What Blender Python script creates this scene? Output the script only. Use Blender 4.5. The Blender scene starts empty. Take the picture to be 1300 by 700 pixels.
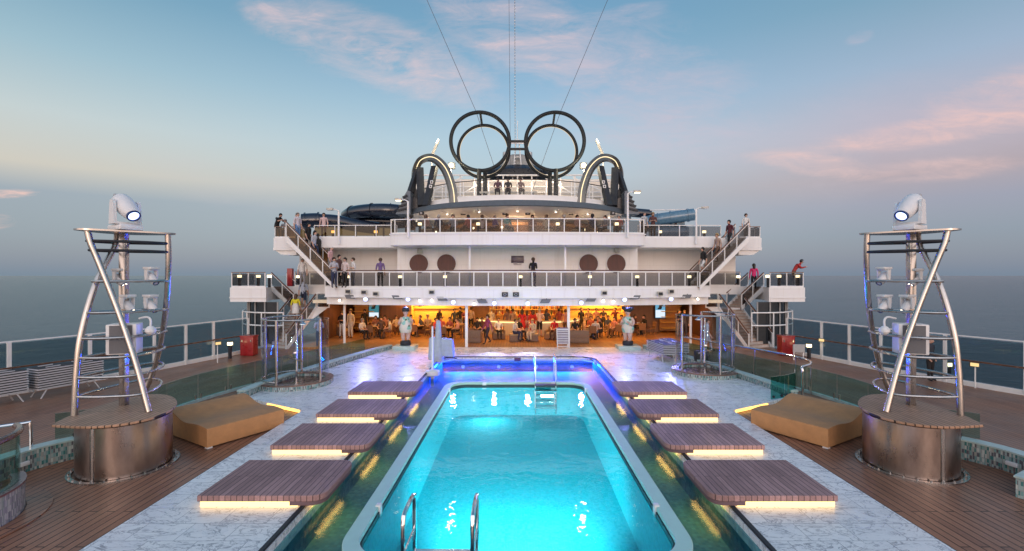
import bpy, bmesh, math, random
from mathutils import Vector, Matrix, Quaternion
random.seed(7)
R = math.radians
U = 0.909            # scales the whole scene, camera included: units worked out from image pixels -> metres
F, CX, CY, H = 600.0, 657.0, 349.5, 4.4   # from image pixels: focal length, axis and eye height, used to place things
scene = bpy.context.scene
COL = scene.collection
ORG = {}

def V(*a): return Vector(a)
def GX(px, Y): return (px - CX) * Y / F
def GZ(py, Y): return H - (py - CY) * Y / F
def GND(px, py, z=0.0):
    Y = F * (H - z) / (py - CY)
    return V((px - CX) * Y / F, Y, z)
def AT(px, py, Y): return V(GX(px, Y), Y, GZ(py, Y))

# ---------------------------------------------------------------- materials
MATS = {}
def lin(c):
    return tuple(((v / 255.0) / 12.92 if v <= 10 else (((v / 255.0) + 0.055) / 1.055) ** 2.4) for v in c)
class NT:
    def __init__(s, m):
        m.use_nodes = True
        s.t = m.node_tree; s.t.nodes.clear()
    def n(s, typ, **kw):
        nd = s.t.nodes.new(typ)
        for k, v in kw.items():
            if k.startswith('i_'):
                key = k[2:].replace('_', ' ')
                nd.inputs[key].default_value = v
            else: setattr(nd, k, v)
        return nd
    def l(s, a, b): s.t.links.new(a, b)
    def ramp(s, fac, stops, interp='LINEAR'):
        r = s.n('ShaderNodeValToRGB'); r.color_ramp.interpolation = interp
        e = r.color_ramp.elements
        while len(e) < len(stops): e.new(0.5)
        for k, (p, c) in zip(e, stops):
            k.position = p
            k.color = (c, c, c, 1) if not hasattr(c, '__len__') else (*c[:3], 1)
        s.l(fac, r.inputs[0]); return r.outputs[0]
    def math(s, op, a, b=0.0, clamp=False):
        m = s.n('ShaderNodeMath', operation=op, use_clamp=clamp)
        for i, v in enumerate((a, b)):
            if isinstance(v, (int, float)): m.inputs[i].default_value = v
            else: s.l(v, m.inputs[i])
        return m.outputs[0]
    def mix(s, fac, a, b, mode='MIX'):
        m = s.n('ShaderNodeMix', data_type='RGBA', blend_type=mode)
        for sock, v in ((m.inputs[0], fac), (m.inputs[6], a), (m.inputs[7], b)):
            if isinstance(v, (int, float)): sock.default_value = v
            elif isinstance(v, tuple): sock.default_value = (*v[:3], 1)
            else: s.l(v, sock)
        return m.outputs[2]
    def out(s, sh): o = s.n('ShaderNodeOutputMaterial'); s.l(sh, o.inputs[0]); return o
    def coords(s, scale=(1, 1, 1), rot=(0, 0, 0), src='Object'):
        tc = s.n('ShaderNodeTexCoord'); mp = s.n('ShaderNodeMapping')
        mp.inputs['Scale'].default_value = scale; mp.inputs['Rotation'].default_value = rot
        s.l(tc.outputs[src], mp.inputs[0]); return mp.outputs[0]

def M(name, col, rough=0.5, metal=0.0, var=0.12, scale=6.0, spec=0.5, bump=0.0, stretch=(1, 1, 1), coat=0.0):
    """painted / plain surface: base colour with a little uneven wear"""
    if name in MATS: return MATS[name]
    m = bpy.data.materials.new(name); t = NT(m)
    co = t.coords(stretch)
    nz = t.n('ShaderNodeTexNoise', i_Scale=scale, i_Detail=5.0, i_Roughness=0.6); t.l(co, nz.inputs['Vector'])
    dark = tuple(c * (1 - var) for c in col); light = tuple(min(1, c * (1 + var)) for c in col)
    c = t.ramp(nz.outputs[0], [(0.3, dark), (0.7, light)])
    b = t.n('ShaderNodeBsdfPrincipled'); t.l(c, b.inputs['Base Color'])
    b.inputs['Metallic'].default_value = metal
    b.inputs['Specular IOR Level'].default_value = spec
    b.inputs['Coat Weight'].default_value = coat
    rr = t.ramp(nz.outputs[0], [(0.25, max(0.02, rough - 0.07)), (0.75, min(1, rough + 0.07))]); t.l(rr, b.inputs['Roughness'])
    if bump:
        bp = t.n('ShaderNodeBump', i_Strength=bump, i_Distance=0.01); t.l(nz.outputs[0], bp.inputs['Height']); t.l(bp.outputs[0], b.inputs['Normal'])
    t.out(b.outputs[0]); MATS[name] = m; return m

def PLATE(name, col, w=2.2, h=1.15):
    """painted ship plating: faint weld seams, uneven paint, a little run-off staining"""
    m = bpy.data.materials.new(name); t = NT(m)
    co = t.coords((1, 1, 1), (R(90), 0, 0))
    bk = t.n('ShaderNodeTexBrick'); bk.offset = 0.5; t.l(co, bk.inputs['Vector'])
    for k, v in (('Color1', tuple(c * .97 for c in col)), ('Color2', col), ('Mortar', tuple(c * .80 for c in col))): bk.inputs[k].default_value = (*v, 1)
    bk.inputs['Scale'].default_value = 1; bk.inputs['Brick Width'].default_value = w; bk.inputs['Row Height'].default_value = h; bk.inputs['Mortar Size'].default_value = .009; bk.inputs['Mortar Smooth'].default_value = .6
    st = t.n('ShaderNodeTexNoise', i_Scale=1.0, i_Detail=6.0, i_Roughness=.65); t.l(t.coords((5, 5, .35)), st.inputs['Vector'])
    c = t.mix(1.0, bk.outputs[0], t.ramp(st.outputs[0], [(.30, (.93, .91, .89)), (.48, (1, 1, 1))]), 'MULTIPLY')
    wv = t.n('ShaderNodeTexNoise', i_Scale=1.6, i_Detail=2.0); t.l(t.coords(), wv.inputs['Vector'])
    b = t.n('ShaderNodeBsdfPrincipled'); t.l(c, b.inputs['Base Color']); b.inputs['Roughness'].default_value = .38
    bp = t.n('ShaderNodeBump', i_Strength=.25, i_Distance=.03); t.l(wv.outputs[0], bp.inputs['Height']); t.l(bp.outputs[0], b.inputs['Normal'])
    t.out(b.outputs[0]); MATS[name] = m; return m

def EM(name, col, strength):
    if name in MATS: return MATS[name]
    m = bpy.data.materials.new(name); t = NT(m)
    e = t.n('ShaderNodeEmission'); e.inputs[0].default_value = (*col, 1); e.inputs[1].default_value = strength
    t.out(e.outputs[0]); MATS[name] = m; return m

def GLASS(name, tint, ior=1.45, rough=0.01, refl=1.0):
    if name in MATS: return MATS[name]
    m = bpy.data.materials.new(name); t = NT(m)
    tr = t.n('ShaderNodeBsdfTransparent'); tr.inputs[0].default_value = (*tint, 1)
    gl = t.n('ShaderNodeBsdfGlossy'); gl.inputs['Roughness'].default_value = rough; gl.inputs[0].default_value = (.95, .97, 1, 1)
    fr = t.n('ShaderNodeFresnel', i_IOR=ior)
    geo = t.n('ShaderNodeNewGeometry')
    f = t.math('MULTIPLY', t.math('MULTIPLY', fr.outputs[0], refl, True), t.math('SUBTRACT', 1.0, geo.outputs['Backfacing']))
    mx = t.n('ShaderNodeMixShader'); t.l(f, mx.inputs[0]); t.l(tr.outputs[0], mx.inputs[1]); t.l(gl.outputs[0], mx.inputs[2])
    t.out(mx.outputs[0]); MATS[name] = m; return m

def WATER(name, tint, bump=0.08, scale=2.0, rough=0.03, strength=1.0, ior=1.33):
    m = bpy.data.materials.new(name); t = NT(m)
    co = t.coords((1, 1, 1))
    n1 = t.n('ShaderNodeTexNoise', i_Scale=scale, i_Detail=3.0, i_Roughness=0.55, i_Distortion=0.6); t.l(co, n1.inputs['Vector'])
    n2 = t.n('ShaderNodeTexNoise', i_Scale=scale * 4.2, i_Detail=2.0); t.l(co, n2.inputs['Vector'])
    h = t.math('ADD', n1.outputs[0], t.math('MULTIPLY', n2.outputs[0], 0.3))
    bp = t.n('ShaderNodeBump', i_Strength=strength, i_Distance=bump); t.l(h, bp.inputs['Height'])
    tr = t.n('ShaderNodeBsdfTransparent'); tr.inputs[0].default_value = (*tint, 1)
    gl = t.n('ShaderNodeBsdfGlossy'); gl.inputs['Roughness'].default_value = rough; t.l(bp.outputs[0], gl.inputs['Normal'])
    fr = t.n('ShaderNodeFresnel', i_IOR=ior); t.l(bp.outputs[0], fr.inputs['Normal'])
    mx = t.n('ShaderNodeMixShader'); t.l(fr.outputs[0], mx.inputs[0]); t.l(tr.outputs[0], mx.inputs[1]); t.l(gl.outputs[0], mx.inputs[2])
    t.out(mx.outputs[0]); MATS[name] = m; return m

def PLANKS(name, c1, c2, gap, length, width, gapw=0.006, rot=90, rough=0.45, grain=0.25, wet=0.0, spec=0.25):
    m = bpy.data.materials.new(name); t = NT(m)
    co = t.coords((1, 1, 1), (0, 0, R(rot)))
    bk = t.n('ShaderNodeTexBrick'); bk.offset = 0.37; bk.offset_frequency = 2
    t.l(co, bk.inputs['Vector'])
    for k, v in (('Color1', c1), ('Color2', c2), ('Mortar', gap)): bk.inputs[k].default_value = (*v, 1)
    bk.inputs['Scale'].default_value = 1.0; bk.inputs['Mortar Size'].default_value = gapw
    bk.inputs['Mortar Smooth'].default_value = 0.2; bk.inputs['Brick Width'].default_value = length; bk.inputs['Row Height'].default_value = width
    bk.inputs['Bias'].default_value = 0.0
    g = t.n('ShaderNodeTexNoise', i_Scale=3.0, i_Detail=6.0, i_Roughness=0.65)
    co2 = t.coords((14, 1.2, 8) if rot == 90 else (1.2, 14, 8)); t.l(co2, g.inputs['Vector'])
    gr = t.ramp(g.outputs[0], [(0.25, 1 - grain), (0.75, 1 + grain * 0.6)])
    c = t.mix(1.0, bk.outputs[0], gr, 'MULTIPLY')
    big = t.n('ShaderNodeTexNoise', i_Scale=0.55, i_Detail=4.0); t.l(t.coords(), big.inputs['Vector'])
    c = t.mix(1.0, c, t.ramp(big.outputs[0], [(0.3, 0.8), (0.7, 1.15)]), 'MULTIPLY')
    oi = t.n('ShaderNodeObjectInfo'); c = t.mix(1.0, c, t.ramp(oi.outputs['Random'], [(0, .86), (1, 1.12)]), 'MULTIPLY')
    b = t.n('ShaderNodeBsdfPrincipled'); t.l(c, b.inputs['Base Color'])
    rr = t.ramp(big.outputs[0], [(0.35, rough - wet), (0.62, rough)]); t.l(rr, b.inputs['Roughness']); b.inputs['Specular IOR Level'].default_value = spec
    bp = t.n('ShaderNodeBump', i_Strength=0.5, i_Distance=0.004, invert=True); t.l(bk.outputs['Fac'], bp.inputs['Height']); t.l(bp.outputs[0], b.inputs['Normal'])
    t.out(b.outputs[0]); MATS[name] = m; return m

def MARBLE(name):
    m = bpy.data.materials.new(name); t = NT(m)
    co = t.coords((1, 1, 1))
    # each slab gets its own piece of veining
    tile = t.n('ShaderNodeTexBrick'); tile.offset = 0.5; t.l(co, tile.inputs['Vector'])
    for k, v in (('Color1', (0, 0, 0)), ('Color2', (1, 1, 1)), ('Mortar', (0.5, 0.5, 0.5))): tile.inputs[k].default_value = (*v, 1)
    tile.inputs['Scale'].default_value = 1; tile.inputs['Brick Width'].default_value = 0.75; tile.inputs['Row Height'].default_value = 0.5
    tile.inputs['Mortar Size'].default_value = 0.006; tile.inputs['Mortar Smooth'].default_value = 0.1
    off = t.n('ShaderNodeVectorMath', operation='MULTIPLY'); t.l(tile.outputs[0], off.inputs[0]); off.inputs[1].default_value = (3.1, 7.7, 2.3)
    ad = t.n('ShaderNodeVectorMath', operation='ADD'); t.l(co, ad.inputs[0]); t.l(off.outputs[0], ad.inputs[1])
    def vein(sc, dist, w, rotz):
        mp = t.n('ShaderNodeMapping'); mp.inputs['Rotation'].default_value = (0, 0, R(rotz)); mp.inputs['Scale'].default_value = (1, 2.4, 1)
        t.l(ad.outputs[0], mp.inputs[0])
        n = t.n('ShaderNodeTexNoise', i_Scale=sc, i_Detail=6.0, i_Roughness=0.62, i_Distortion=dist); t.l(mp.outputs[0], n.inputs['Vector'])
        d = t.math('ABSOLUTE', t.math('SUBTRACT', n.outputs[0], 0.5))
        return t.ramp(d, [(0.0, 1.0), (w * .4, 0.55), (w, 0.0)])
    v1 = vein(1.3, 1.4, 0.022, 35); v2 = vein(3.0, 0.9, 0.014, -20)
    cl = t.n('ShaderNodeTexNoise', i_Scale=1.3, i_Detail=5.0); t.l(ad.outputs[0], cl.inputs['Vector'])
    base = t.ramp(cl.outputs[0], [(0.3, (.76, .76, .78)), (0.65, (.88, .88, .87))])
    c = t.mix(t.math('MULTIPLY', v1, 0.85), base, (.17, .18, .22))
    c = t.mix(t.math('MULTIPLY', v2, 0.45), c, (.24, .26, .30))
    c = t.mix(t.math('MULTIPLY', tile.outputs['Fac'], 0.85), c, (.30, .31, .34))
    b = t.n('ShaderNodeBsdfPrincipled'); t.l(c, b.inputs['Base Color'])
    t.l(t.ramp(cl.outputs[0], [(0.3, 0.22), (0.7, 0.42)]), b.inputs['Roughness'])
    t.out(b.outputs[0]); MATS[name] = m; return m

def MOSAIC(name, cols, sx=0.03, sz=0.06, rough=0.25, grout=(.3, .33, .33), w=(1, 1, 1), spec=.5):
    m = bpy.data.materials.new(name); t = NT(m)
    co = t.coords((w[0] / sx, w[1] / sx, w[2] / sz))
    vo = t.n('ShaderNodeTexVoronoi', distance='CHEBYCHEV'); vo.inputs['Randomness'].default_value = 0.25; vo.inputs['Scale'].default_value = 1.0
    t.l(co, vo.inputs['Vector'])
    sp = t.n('ShaderNodeSeparateColor'); t.l(vo.outputs['Color'], sp.inputs[0])
    n = len(cols)
    c = t.ramp(sp.outputs[0], [(i / n, cl) for i, cl in enumerate(cols)], 'CONSTANT')
    edge = t.ramp(vo.outputs['Distance'], [(0.42, 0.0), (0.5, 1.0)])
    c = t.mix(edge, c, grout)
    b = t.n('ShaderNodeBsdfPrincipled'); t.l(c, b.inputs['Base Color']); b.inputs['Roughness'].default_value = rough; b.inputs['Specular IOR Level'].default_value = spec
    t.out(b.outputs[0]); MATS[name] = m; return m

# ---------------------------------------------------------------- mesh building
class MB:
    def __init__(s, mirror=False, xf=None):
        s.bm = bmesh.new(); s.mirror = mirror; s.xf = xf
    def _v(s, p): return s.bm.verts.new(Vector(p))
    def face(s, pts): return s.bm.faces.new([s._v(p) for p in pts])
    def box(s, c, size, rz=0.0, bev=0.0, rot=None):
        bm2 = bmesh.new(); bmesh.ops.create_cube(bm2, size=1.0)
        bmesh.ops.scale(bm2, vec=size, verts=bm2.verts)
        if bev: bmesh.ops.bevel(bm2, geom=bm2.edges[:], offset=bev, segments=2, affect='EDGES', profile=0.6)
        mt = (rot.to_matrix().to_4x4() if rot else Matrix.Rotation(rz, 4, 'Z'))
        s.merge(bm2, Matrix.Translation(c) @ mt); return s
    def merge(s, bm2, mat=None):
        if mat is not None: bm2.transform(mat)
        mp = {}
        for v in bm2.verts: mp[v.index if False else v] = s.bm.verts.new(v.co)
        for f in bm2.faces:
            try: nf = s.bm.faces.new([mp[v] for v in f.verts])
            except ValueError: pass
        bm2.free()
    def bar(s, a, b, w, h, bev=0.0, up=(0, 0, 1)):
        a = Vector(a); b = Vector(b); d = b - a; L = d.length
        if L < 1e-6: return s
        x = d / L; u = Vector(up)
        if abs(x.dot(u)) > .99: u = Vector((0, 1, 0))
        y = u.cross(x).normalized(); z = x.cross(y)
        mt = Matrix((x, y, z)).transposed()
        s.box((a + b) / 2, (L, w, h), bev=bev, rot=mt.to_quaternion()); return s
    def tube(s, pts, r, seg=10, closed=False, cap=True):
        pts = [Vector(p) for p in pts]; n = len(pts)
        rs = r if hasattr(r, '__len__') else [r] * n
        tang = []
        for i in range(n):
            if closed: d = pts[(i + 1) % n] - pts[i - 1]
            else: d = pts[min(i + 1, n - 1)] - pts[max(i - 1, 0)]
            tang.append(d.normalized())
        up = Vector((0, 0, 1)) if abs(tang[0].z) < .9 else Vector((1, 0, 0))
        nrm = (up - tang[0] * up.dot(tang[0])).normalized(); rings = []
        for i in range(n):
            if i:
                q = tang[i - 1].rotation_difference(tang[i]); nrm = (q @ nrm); nrm = (nrm - tang[i] * nrm.dot(tang[i])).normalized()
            bn = tang[i].cross(nrm)
            rings.append([s._v(pts[i] + (nrm * math.cos(2 * math.pi * k / seg) + bn * math.sin(2 * math.pi * k / seg)) * rs[i]) for k in range(seg)])
        m = n if closed else n - 1
        for i in range(m):
            a, b = rings[i], rings[(i + 1) % n]
            # keep seam aligned on closed loops
            sh = 0
            if closed and i == n - 1:
                sh = min(range(seg), key=lambda q: (a[0].co - b[q].co).length)
            for k in range(seg):
                s.bm.faces.new((a[k], a[(k + 1) % seg], b[(k + 1 + sh) % seg], b[(k + sh) % seg]))
        if cap and not closed:
            s.bm.faces.new(rings[0][::-1]); s.bm.faces.new(rings[-1])
        return s
    def cyl(s, a, b, r0, r1=None, seg=20): return s.tube([a, b], [r0, r0 if r1 is None else r1], seg)
    def lathe(s, c, prof, seg=24, sx=1.0, sy=1.0, rz=0.0, a0=0.0, a1=None, cap=True):
        full = a1 is None; n = seg if full else seg + 1
        span = 2 * math.pi if full else a1 - a0
        rings = []
        for r, z in prof:
            ring = []
            for k in range(n):
                a = a0 + span * k / seg
                x, y = r * math.cos(a) * sx, r * math.sin(a) * sy
                ring.append(s._v((c[0] + x * math.cos(rz) - y * math.sin(rz), c[1] + x * math.sin(rz) + y * math.cos(rz), c[2] + z)))
            rings.append(ring)
        for a, b in zip(rings, rings[1:]):
            for k in range(n if full else seg):
                s.bm.faces.new((a[k], a[(k + 1) % n], b[(k + 1) % n], b[k]))
        if full and cap:
            if prof[0][0] > 1e-4: s.bm.faces.new(rings[0][::-1])
            if prof[-1][0] > 1e-4: s.bm.faces.new(rings[-1])
        return s
    def extr(s, pts, vec):
        vec = Vector(vec); a = [s._v(p) for p in pts]; b = [s._v(Vector(p) + vec) for p in pts]; n = len(a)
        s.bm.faces.new(a[::-1]); s.bm.faces.new(b)
        for k in range(n): s.bm.faces.new((a[k], a[(k + 1) % n], b[(k + 1) % n], b[k]))
        return s
    def prism(s, poly, z0, z1): return s.extr([(p[0], p[1], z0) for p in poly], (0, 0, z1 - z0))
    def ball(s, c, r, seg=16, rings=10, rot=None):
        r = r if hasattr(r, '__len__') else (r, r, r)
        bm2 = bmesh.new(); bmesh.ops.create_uvsphere(bm2, u_segments=seg, v_segments=rings, radius=1.0)
        mt = Matrix.Translation(c) @ (rot.to_matrix().to_4x4() if rot else Matrix()) @ Matrix.Diagonal((*r, 1))
        s.merge(bm2, mt); return s
    def ring(s, c, R0, r, normal=(0, 0, 1), seg=48, ts=10, a0=0, a1=None, squash=1.0):
        nrm = Vector(normal).normalized(); u = nrm.orthogonal().normalized()
        if abs(nrm.z) < .95: u = Vector((0, 0, 1)).cross(nrm).normalized()
        else: u = Vector((1, 0, 0))
        w = nrm.cross(u); c = Vector(c)
        full = a1 is None
        n = seg if full else seg + 1
        pts = [c + (u * math.cos(a) + w * math.sin(a) * squash) * R0 for a in [a0 + (2 * math.pi if full else a1 - a0) * k / seg for k in range(n)]]
        return s.tube(pts, r, ts, closed=full)
    def wallstrip(s, pts, z0, z1, th, off=0.0):
        """vertical strip of given thickness following plan points"""
        n = len(pts); L = []; Rr = []
        for i in range(n):
            a = Vector(pts[max(i - 1, 0)][:2]); b = Vector(pts[min(i + 1, n - 1)][:2]); d = (b - a).normalized()
            nn = Vector((-d.y, d.x)); p = Vector(pts[i][:2]) + nn * off
            L.append(p + nn * th / 2); Rr.append(p - nn * th / 2)
        zz0 = z0 if hasattr(z0, '__len__') else [z0] * n; zz1 = z1 if hasattr(z1, '__len__') else [z1] * n
        A = [[s._v((*p, z)) for p, z in zip(q, zs)] for q, zs in ((L, zz0), (L, zz1), (Rr, zz1), (Rr, zz0))]
        for i in range(n - 1):
            for k in range(4):
                q0, q1 = A[k], A[(k + 1) % 4]; s.bm.faces.new((q0[i], q0[i + 1], q1[i + 1], q1[i]))
        s.bm.faces.new([A[k][0] for k in range(4)]); s.bm.faces.new([A[k][-1] for k in (3, 2, 1, 0)])
        return s
    def build(s, name, mat, parent=None, label=None, smooth=35, origin=None, bevel=0.0):
        bm = s.bm
        if s.xf is not None: bm.transform(s.xf)
        if s.mirror:
            for v in bm.verts: v.co.x = -v.co.x
        bmesh.ops.recalc_face_normals(bm, faces=bm.faces[:])
        if parent is not None: o0 = ORG[parent.name]
        elif origin is not None: o0 = Vector(origin)
        else:
            xs = [v.co for v in bm.verts]
            o0 = Vector(((min(p.x for p in xs) + max(p.x for p in xs)) / 2, (min(p.y for p in xs) + max(p.y for p in xs)) / 2, min(p.z for p in xs)))
        for v in bm.verts: v.co = (v.co - o0) * U
        me = bpy.data.meshes.new(name); bm.to_mesh(me); bm.free()
        for mm in (mat if isinstance(mat, (list, tuple)) else [mat]): me.materials.append(mm)
        if smooth:
            for p in me.polygons: p.use_smooth = True
            me.set_sharp_from_angle(angle=R(smooth))
        o = bpy.data.objects.new(name, me); COL.objects.link(o)
        if parent is not None: o.parent = parent
        else: o.location = o0 * U
        if bevel:
            bv = o.modifiers.new('edge', 'BEVEL'); bv.width = bevel; bv.segments = 2; bv.limit_method = 'ANGLE'; bv.angle_limit = R(40)
        ORG[o.name] = o0
        if label: o['label'] = label
        return o

def tag(o, label, cat, group=None):
    o['label'] = label; o['category'] = cat
    if group: o['group'] = group
    return o
def struct(o, kind='structure'):
    o['kind'] = kind; return o
def thing(name, label, cat, loc, group=None, rz=0.0):
    o = bpy.data.objects.new(name, None); COL.objects.link(o)
    o.empty_display_size = 0.1; o.location = Vector(loc) * U; o.rotation_euler = (0, 0, rz)
    ORG[o.name] = Vector(loc); return tag(o, label, cat, group)
def copy_tree(src, loc, rz=0.0, label=None, group=None, scale=1.0):
    def rec(o, par):
        c = o.copy(); COL.objects.link(c)
        c.parent = par
        for ch in list(o.children): rec(ch, c)
        return c
    r = rec(src, None); r.location = Vector(loc) * U; r.rotation_euler = (0, 0, rz); r.scale = (scale,) * 3
    if label: r['label'] = label
    if group: r['group'] = group
    ORG[r.name] = Vector(loc); return r
def arc(c, r, a0, a1, n): return [(c[0] + r * math.cos(R(a0 + (a1 - a0) * i / n)), c[1] + r * math.sin(R(a0 + (a1 - a0) * i / n))) for i in range(n + 1)]
def rrect(x0, y0, x1, y1, r, n=8):
    return arc((x1 - r, y0 + r), r, -90, 0, n) + arc((x1 - r, y1 - r), r, 0, 90, n) + arc((x0 + r, y1 - r), r, 90, 180, n) + arc((x0 + r, y0 + r), r, 180, 270, n)
def smooth_path(pts, n=6):
    """Catmull-Rom through the points"""
    P = [Vector(p) for p in pts]; out = []
    for i in range(len(P) - 1):
        p0 = P[max(i - 1, 0)]; p1 = P[i]; p2 = P[i + 1]; p3 = P[min(i + 2, len(P) - 1)]
        for k in range(n):
            t = k / n
            out.append(0.5 * ((2 * p1) + (p2 - p0) * t + (2 * p0 - 5 * p1 + 4 * p2 - p3) * t * t + (3 * p1 - p0 - 3 * p2 + p3) * t ** 3))
    out.append(P[-1]); return out
def lamp(kind, name, loc, energy, col, size=0.1, target=None, spot=None, blend=0.5, sy=None):
    d = bpy.data.lights.new(name, kind); d.energy = energy; d.color = col
    if kind == 'AREA':
        d.size = size * U
        if sy: d.shape = 'RECTANGLE'; d.size_y = sy * U
    elif kind != 'SUN': d.shadow_soft_size = size * U
    if kind == 'SPOT': d.spot_size = R(spot or 60); d.spot_blend = blend
    o = bpy.data.objects.new(name, d); COL.objects.link(o); o.location = Vector(loc) * U
    if target is not None: o.rotation_euler = (Vector(target) - Vector(loc)).to_track_quat('-Z', 'Y').to_euler()
    return o
# ---------------------------------------------------------------- camera, world, sun
cam_d = bpy.data.cameras.new('camera'); cam = bpy.data.objects.new('camera', cam_d); COL.objects.link(cam)
cam.location = (0, 0, H * U); cam.rotation_euler = (R(90), 0, 0)
cam_d.sensor_width = 36.0; cam_d.lens = 36.0 * F / 1300.0
cam_d.shift_x = -(CX - 650) / 1300.0; cam_d.shift_y = -(350 - CY) / 1300.0
cam_d.clip_start = 0.1; cam_d.clip_end = 90000.0
scene.camera = cam
scene.view_settings.view_transform = 'Standard'; scene.view_settings.look = 'None'
scene.view_settings.exposure = 0.10; scene.view_settings.gamma = 1.0
scene.cycles.use_denoising = True
scene.cycles.max_bounces = 10; scene.cycles.transparent_max_bounces = 24; scene.cycles.glossy_bounces = 5; scene.cycles.diffuse_bounces = 4
scene.cycles.sample_clamp_indirect = 6.0; scene.cycles.blur_glossy = 0.5
scene.cycles.caustics_reflective = False; scene.cycles.caustics_refractive = False

def build_world():
    w = bpy.data.worlds.new('World'); scene.world = w; w.use_nodes = True
    t = NT(w)
    tc = t.n('ShaderNodeTexCoord'); sx = t.n('ShaderNodeSeparateXYZ'); t.l(tc.outputs['Generated'], sx.inputs[0])
    x, y, z = sx.outputs
    # dusk gradient by height, warmer towards the left (after-glow), mauve towards the right
    left = t.ramp(z, [(0.0, lin((112, 134, 152))), (0.06, lin((124, 144, 164))), (0.125, lin((136, 150, 168))), (0.165, lin((190, 184, 176))),
                      (0.24, lin((182, 192, 194))), (0.33, lin((146, 176, 190))), (0.43, lin((104, 148, 172))), (0.6, lin((70, 122, 152))), (1.0, lin((58, 100, 140)))])
    mid = t.ramp(z, [(0.0, lin((116, 138, 158))), (0.08, lin((138, 156, 178))), (0.15, lin((150, 164, 178))), (0.20, lin((164, 182, 194))),
                     (0.27, lin((160, 186, 204))), (0.36, lin((136, 170, 198))), (0.46, lin((106, 152, 184))), (0.6, lin((84, 132, 170))), (1.0, lin((62, 104, 148)))])
    right = t.ramp(z, [(0.0, lin((110, 130, 150))), (0.07, lin((120, 138, 162))), (0.12, lin((138, 142, 166))), (0.165, lin((162, 148, 160))),
                       (0.24, lin((174, 166, 182))), (0.33, lin((146, 166, 190))), (0.43, lin((112, 150, 174))), (0.6, lin((88, 134, 162))), (1.0, lin((62, 104, 148)))])
    fx = t.n('ShaderNodeMapRange'); t.l(x, fx.inputs[0]); fx.inputs[1].default_value = -0.72; fx.inputs[2].default_value = -0.02
    c = t.mix(fx.outputs[0], left, mid)
    fx2 = t.n('ShaderNodeMapRange'); t.l(x, fx2.inputs[0]); fx2.inputs[1].default_value = 0.1; fx2.inputs[2].default_value = 0.6
    c = t.mix(fx2.outputs[0], c, right)
    # bright after-glow of the set sun behind the photographer
    back = t.n('ShaderNodeMapRange', interpolation_type='SMOOTHSTEP'); t.l(t.math('MULTIPLY', y, -1.0), back.inputs[0]); back.inputs[1].default_value = -0.15; back.inputs[2].default_value = 0.85
    glow = t.ramp(z, [(0.0, (2.3, 1.6, 1.25)), (0.15, (2.0, 1.6, 1.45)), (0.4, (1.25, 1.25, 1.4)), (0.8, (0.55, 0.68, 0.85)), (1.0, (0.35, 0.5, 0.7))])
    c = t.mix(back.outputs[0], c, glow)
    # cirrus: streaks in the sky ahead, in gnomonic sky coordinates
    yy = t.math('MAXIMUM', y, 0.02)
    cb = t.n('ShaderNodeCombineXYZ'); t.l(t.math('DIVIDE', x, yy), cb.inputs[0]); t.l(t.math('DIVIDE', z, yy), cb.inputs[1])
    uv = cb.outputs[0]
    def noise(rot, sc, scale, detail=7.0, rough=.62, dist=.4):
        mp = t.n('ShaderNodeMapping'); mp.inputs['Rotation'].default_value = (0, 0, R(rot)); mp.inputs['Scale'].default_value = sc; t.l(uv, mp.inputs[0])
        n = t.n('ShaderNodeTexNoise', i_Scale=scale, i_Detail=detail, i_Roughness=rough, i_Distortion=dist); t.l(mp.outputs[0], n.inputs['Vector']); return n.outputs[0]
    nA = noise(24, (1, 3.4, 1), 4.2); nB = noise(-12, (1, 6.5, 1), 3.0); nF = noise(24, (1, 3.2, 1), 9.0, 9.0, .72, 1.1)
    def streak(px0, py0, px1, py1, wid, amp, nz, lo=.37, hi=.70):
        a = ((px0 - CX) / F, (CY - py0) / F); b = ((px1 - CX) / F, (CY - py1) / F)
        L = math.hypot(b[0] - a[0], b[1] - a[1]) / 2
        mp = t.n('ShaderNodeMapping', vector_type='TEXTURE')
        mp.inputs['Location'].default_value = ((a[0] + b[0]) / 2, (a[1] + b[1]) / 2, 0)
        mp.inputs['Rotation'].default_value = (0, 0, math.atan2(b[1] - a[1], b[0] - a[0])); mp.inputs['Scale'].default_value = (L * 1.15, wid / F, 1)
        t.l(uv, mp.inputs[0])
        g = t.n('ShaderNodeTexGradient', gradient_type='SPHERICAL'); t.l(mp.outputs[0], g.inputs[0])
        m = t.ramp(g.outputs['Fac'], [(0.0, 0.0), (0.55, 1.0)], 'EASE')
        n = t.math('ADD', t.math('MULTIPLY', nz, .58), t.math('MULTIPLY', nF, .42))
        n = t.math('ADD', n, t.math('MULTIPLY', t.math('SUBTRACT', m, 1.0), 0.16))
        nn = t.ramp(n, [(lo, 0.0), ((lo + hi) / 2, .38), (hi, 1.0)], 'LINEAR')
        return t.math('MULTIPLY', t.math('MULTIPLY', m, nn), amp)
    def over(c, mask, col): return t.mix(mask, c, col)
    front = t.n('ShaderNodeMapRange', interpolation_type='SMOOTHSTEP'); t.l(y, front.inputs[0]); front.inputs[1].default_value = 0.1; front.inputs[2].default_value = 0.35
    pink = lin((226, 192, 190)); soft = lin((188, 176, 190)); coral = lin((226, 184, 178))
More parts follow.
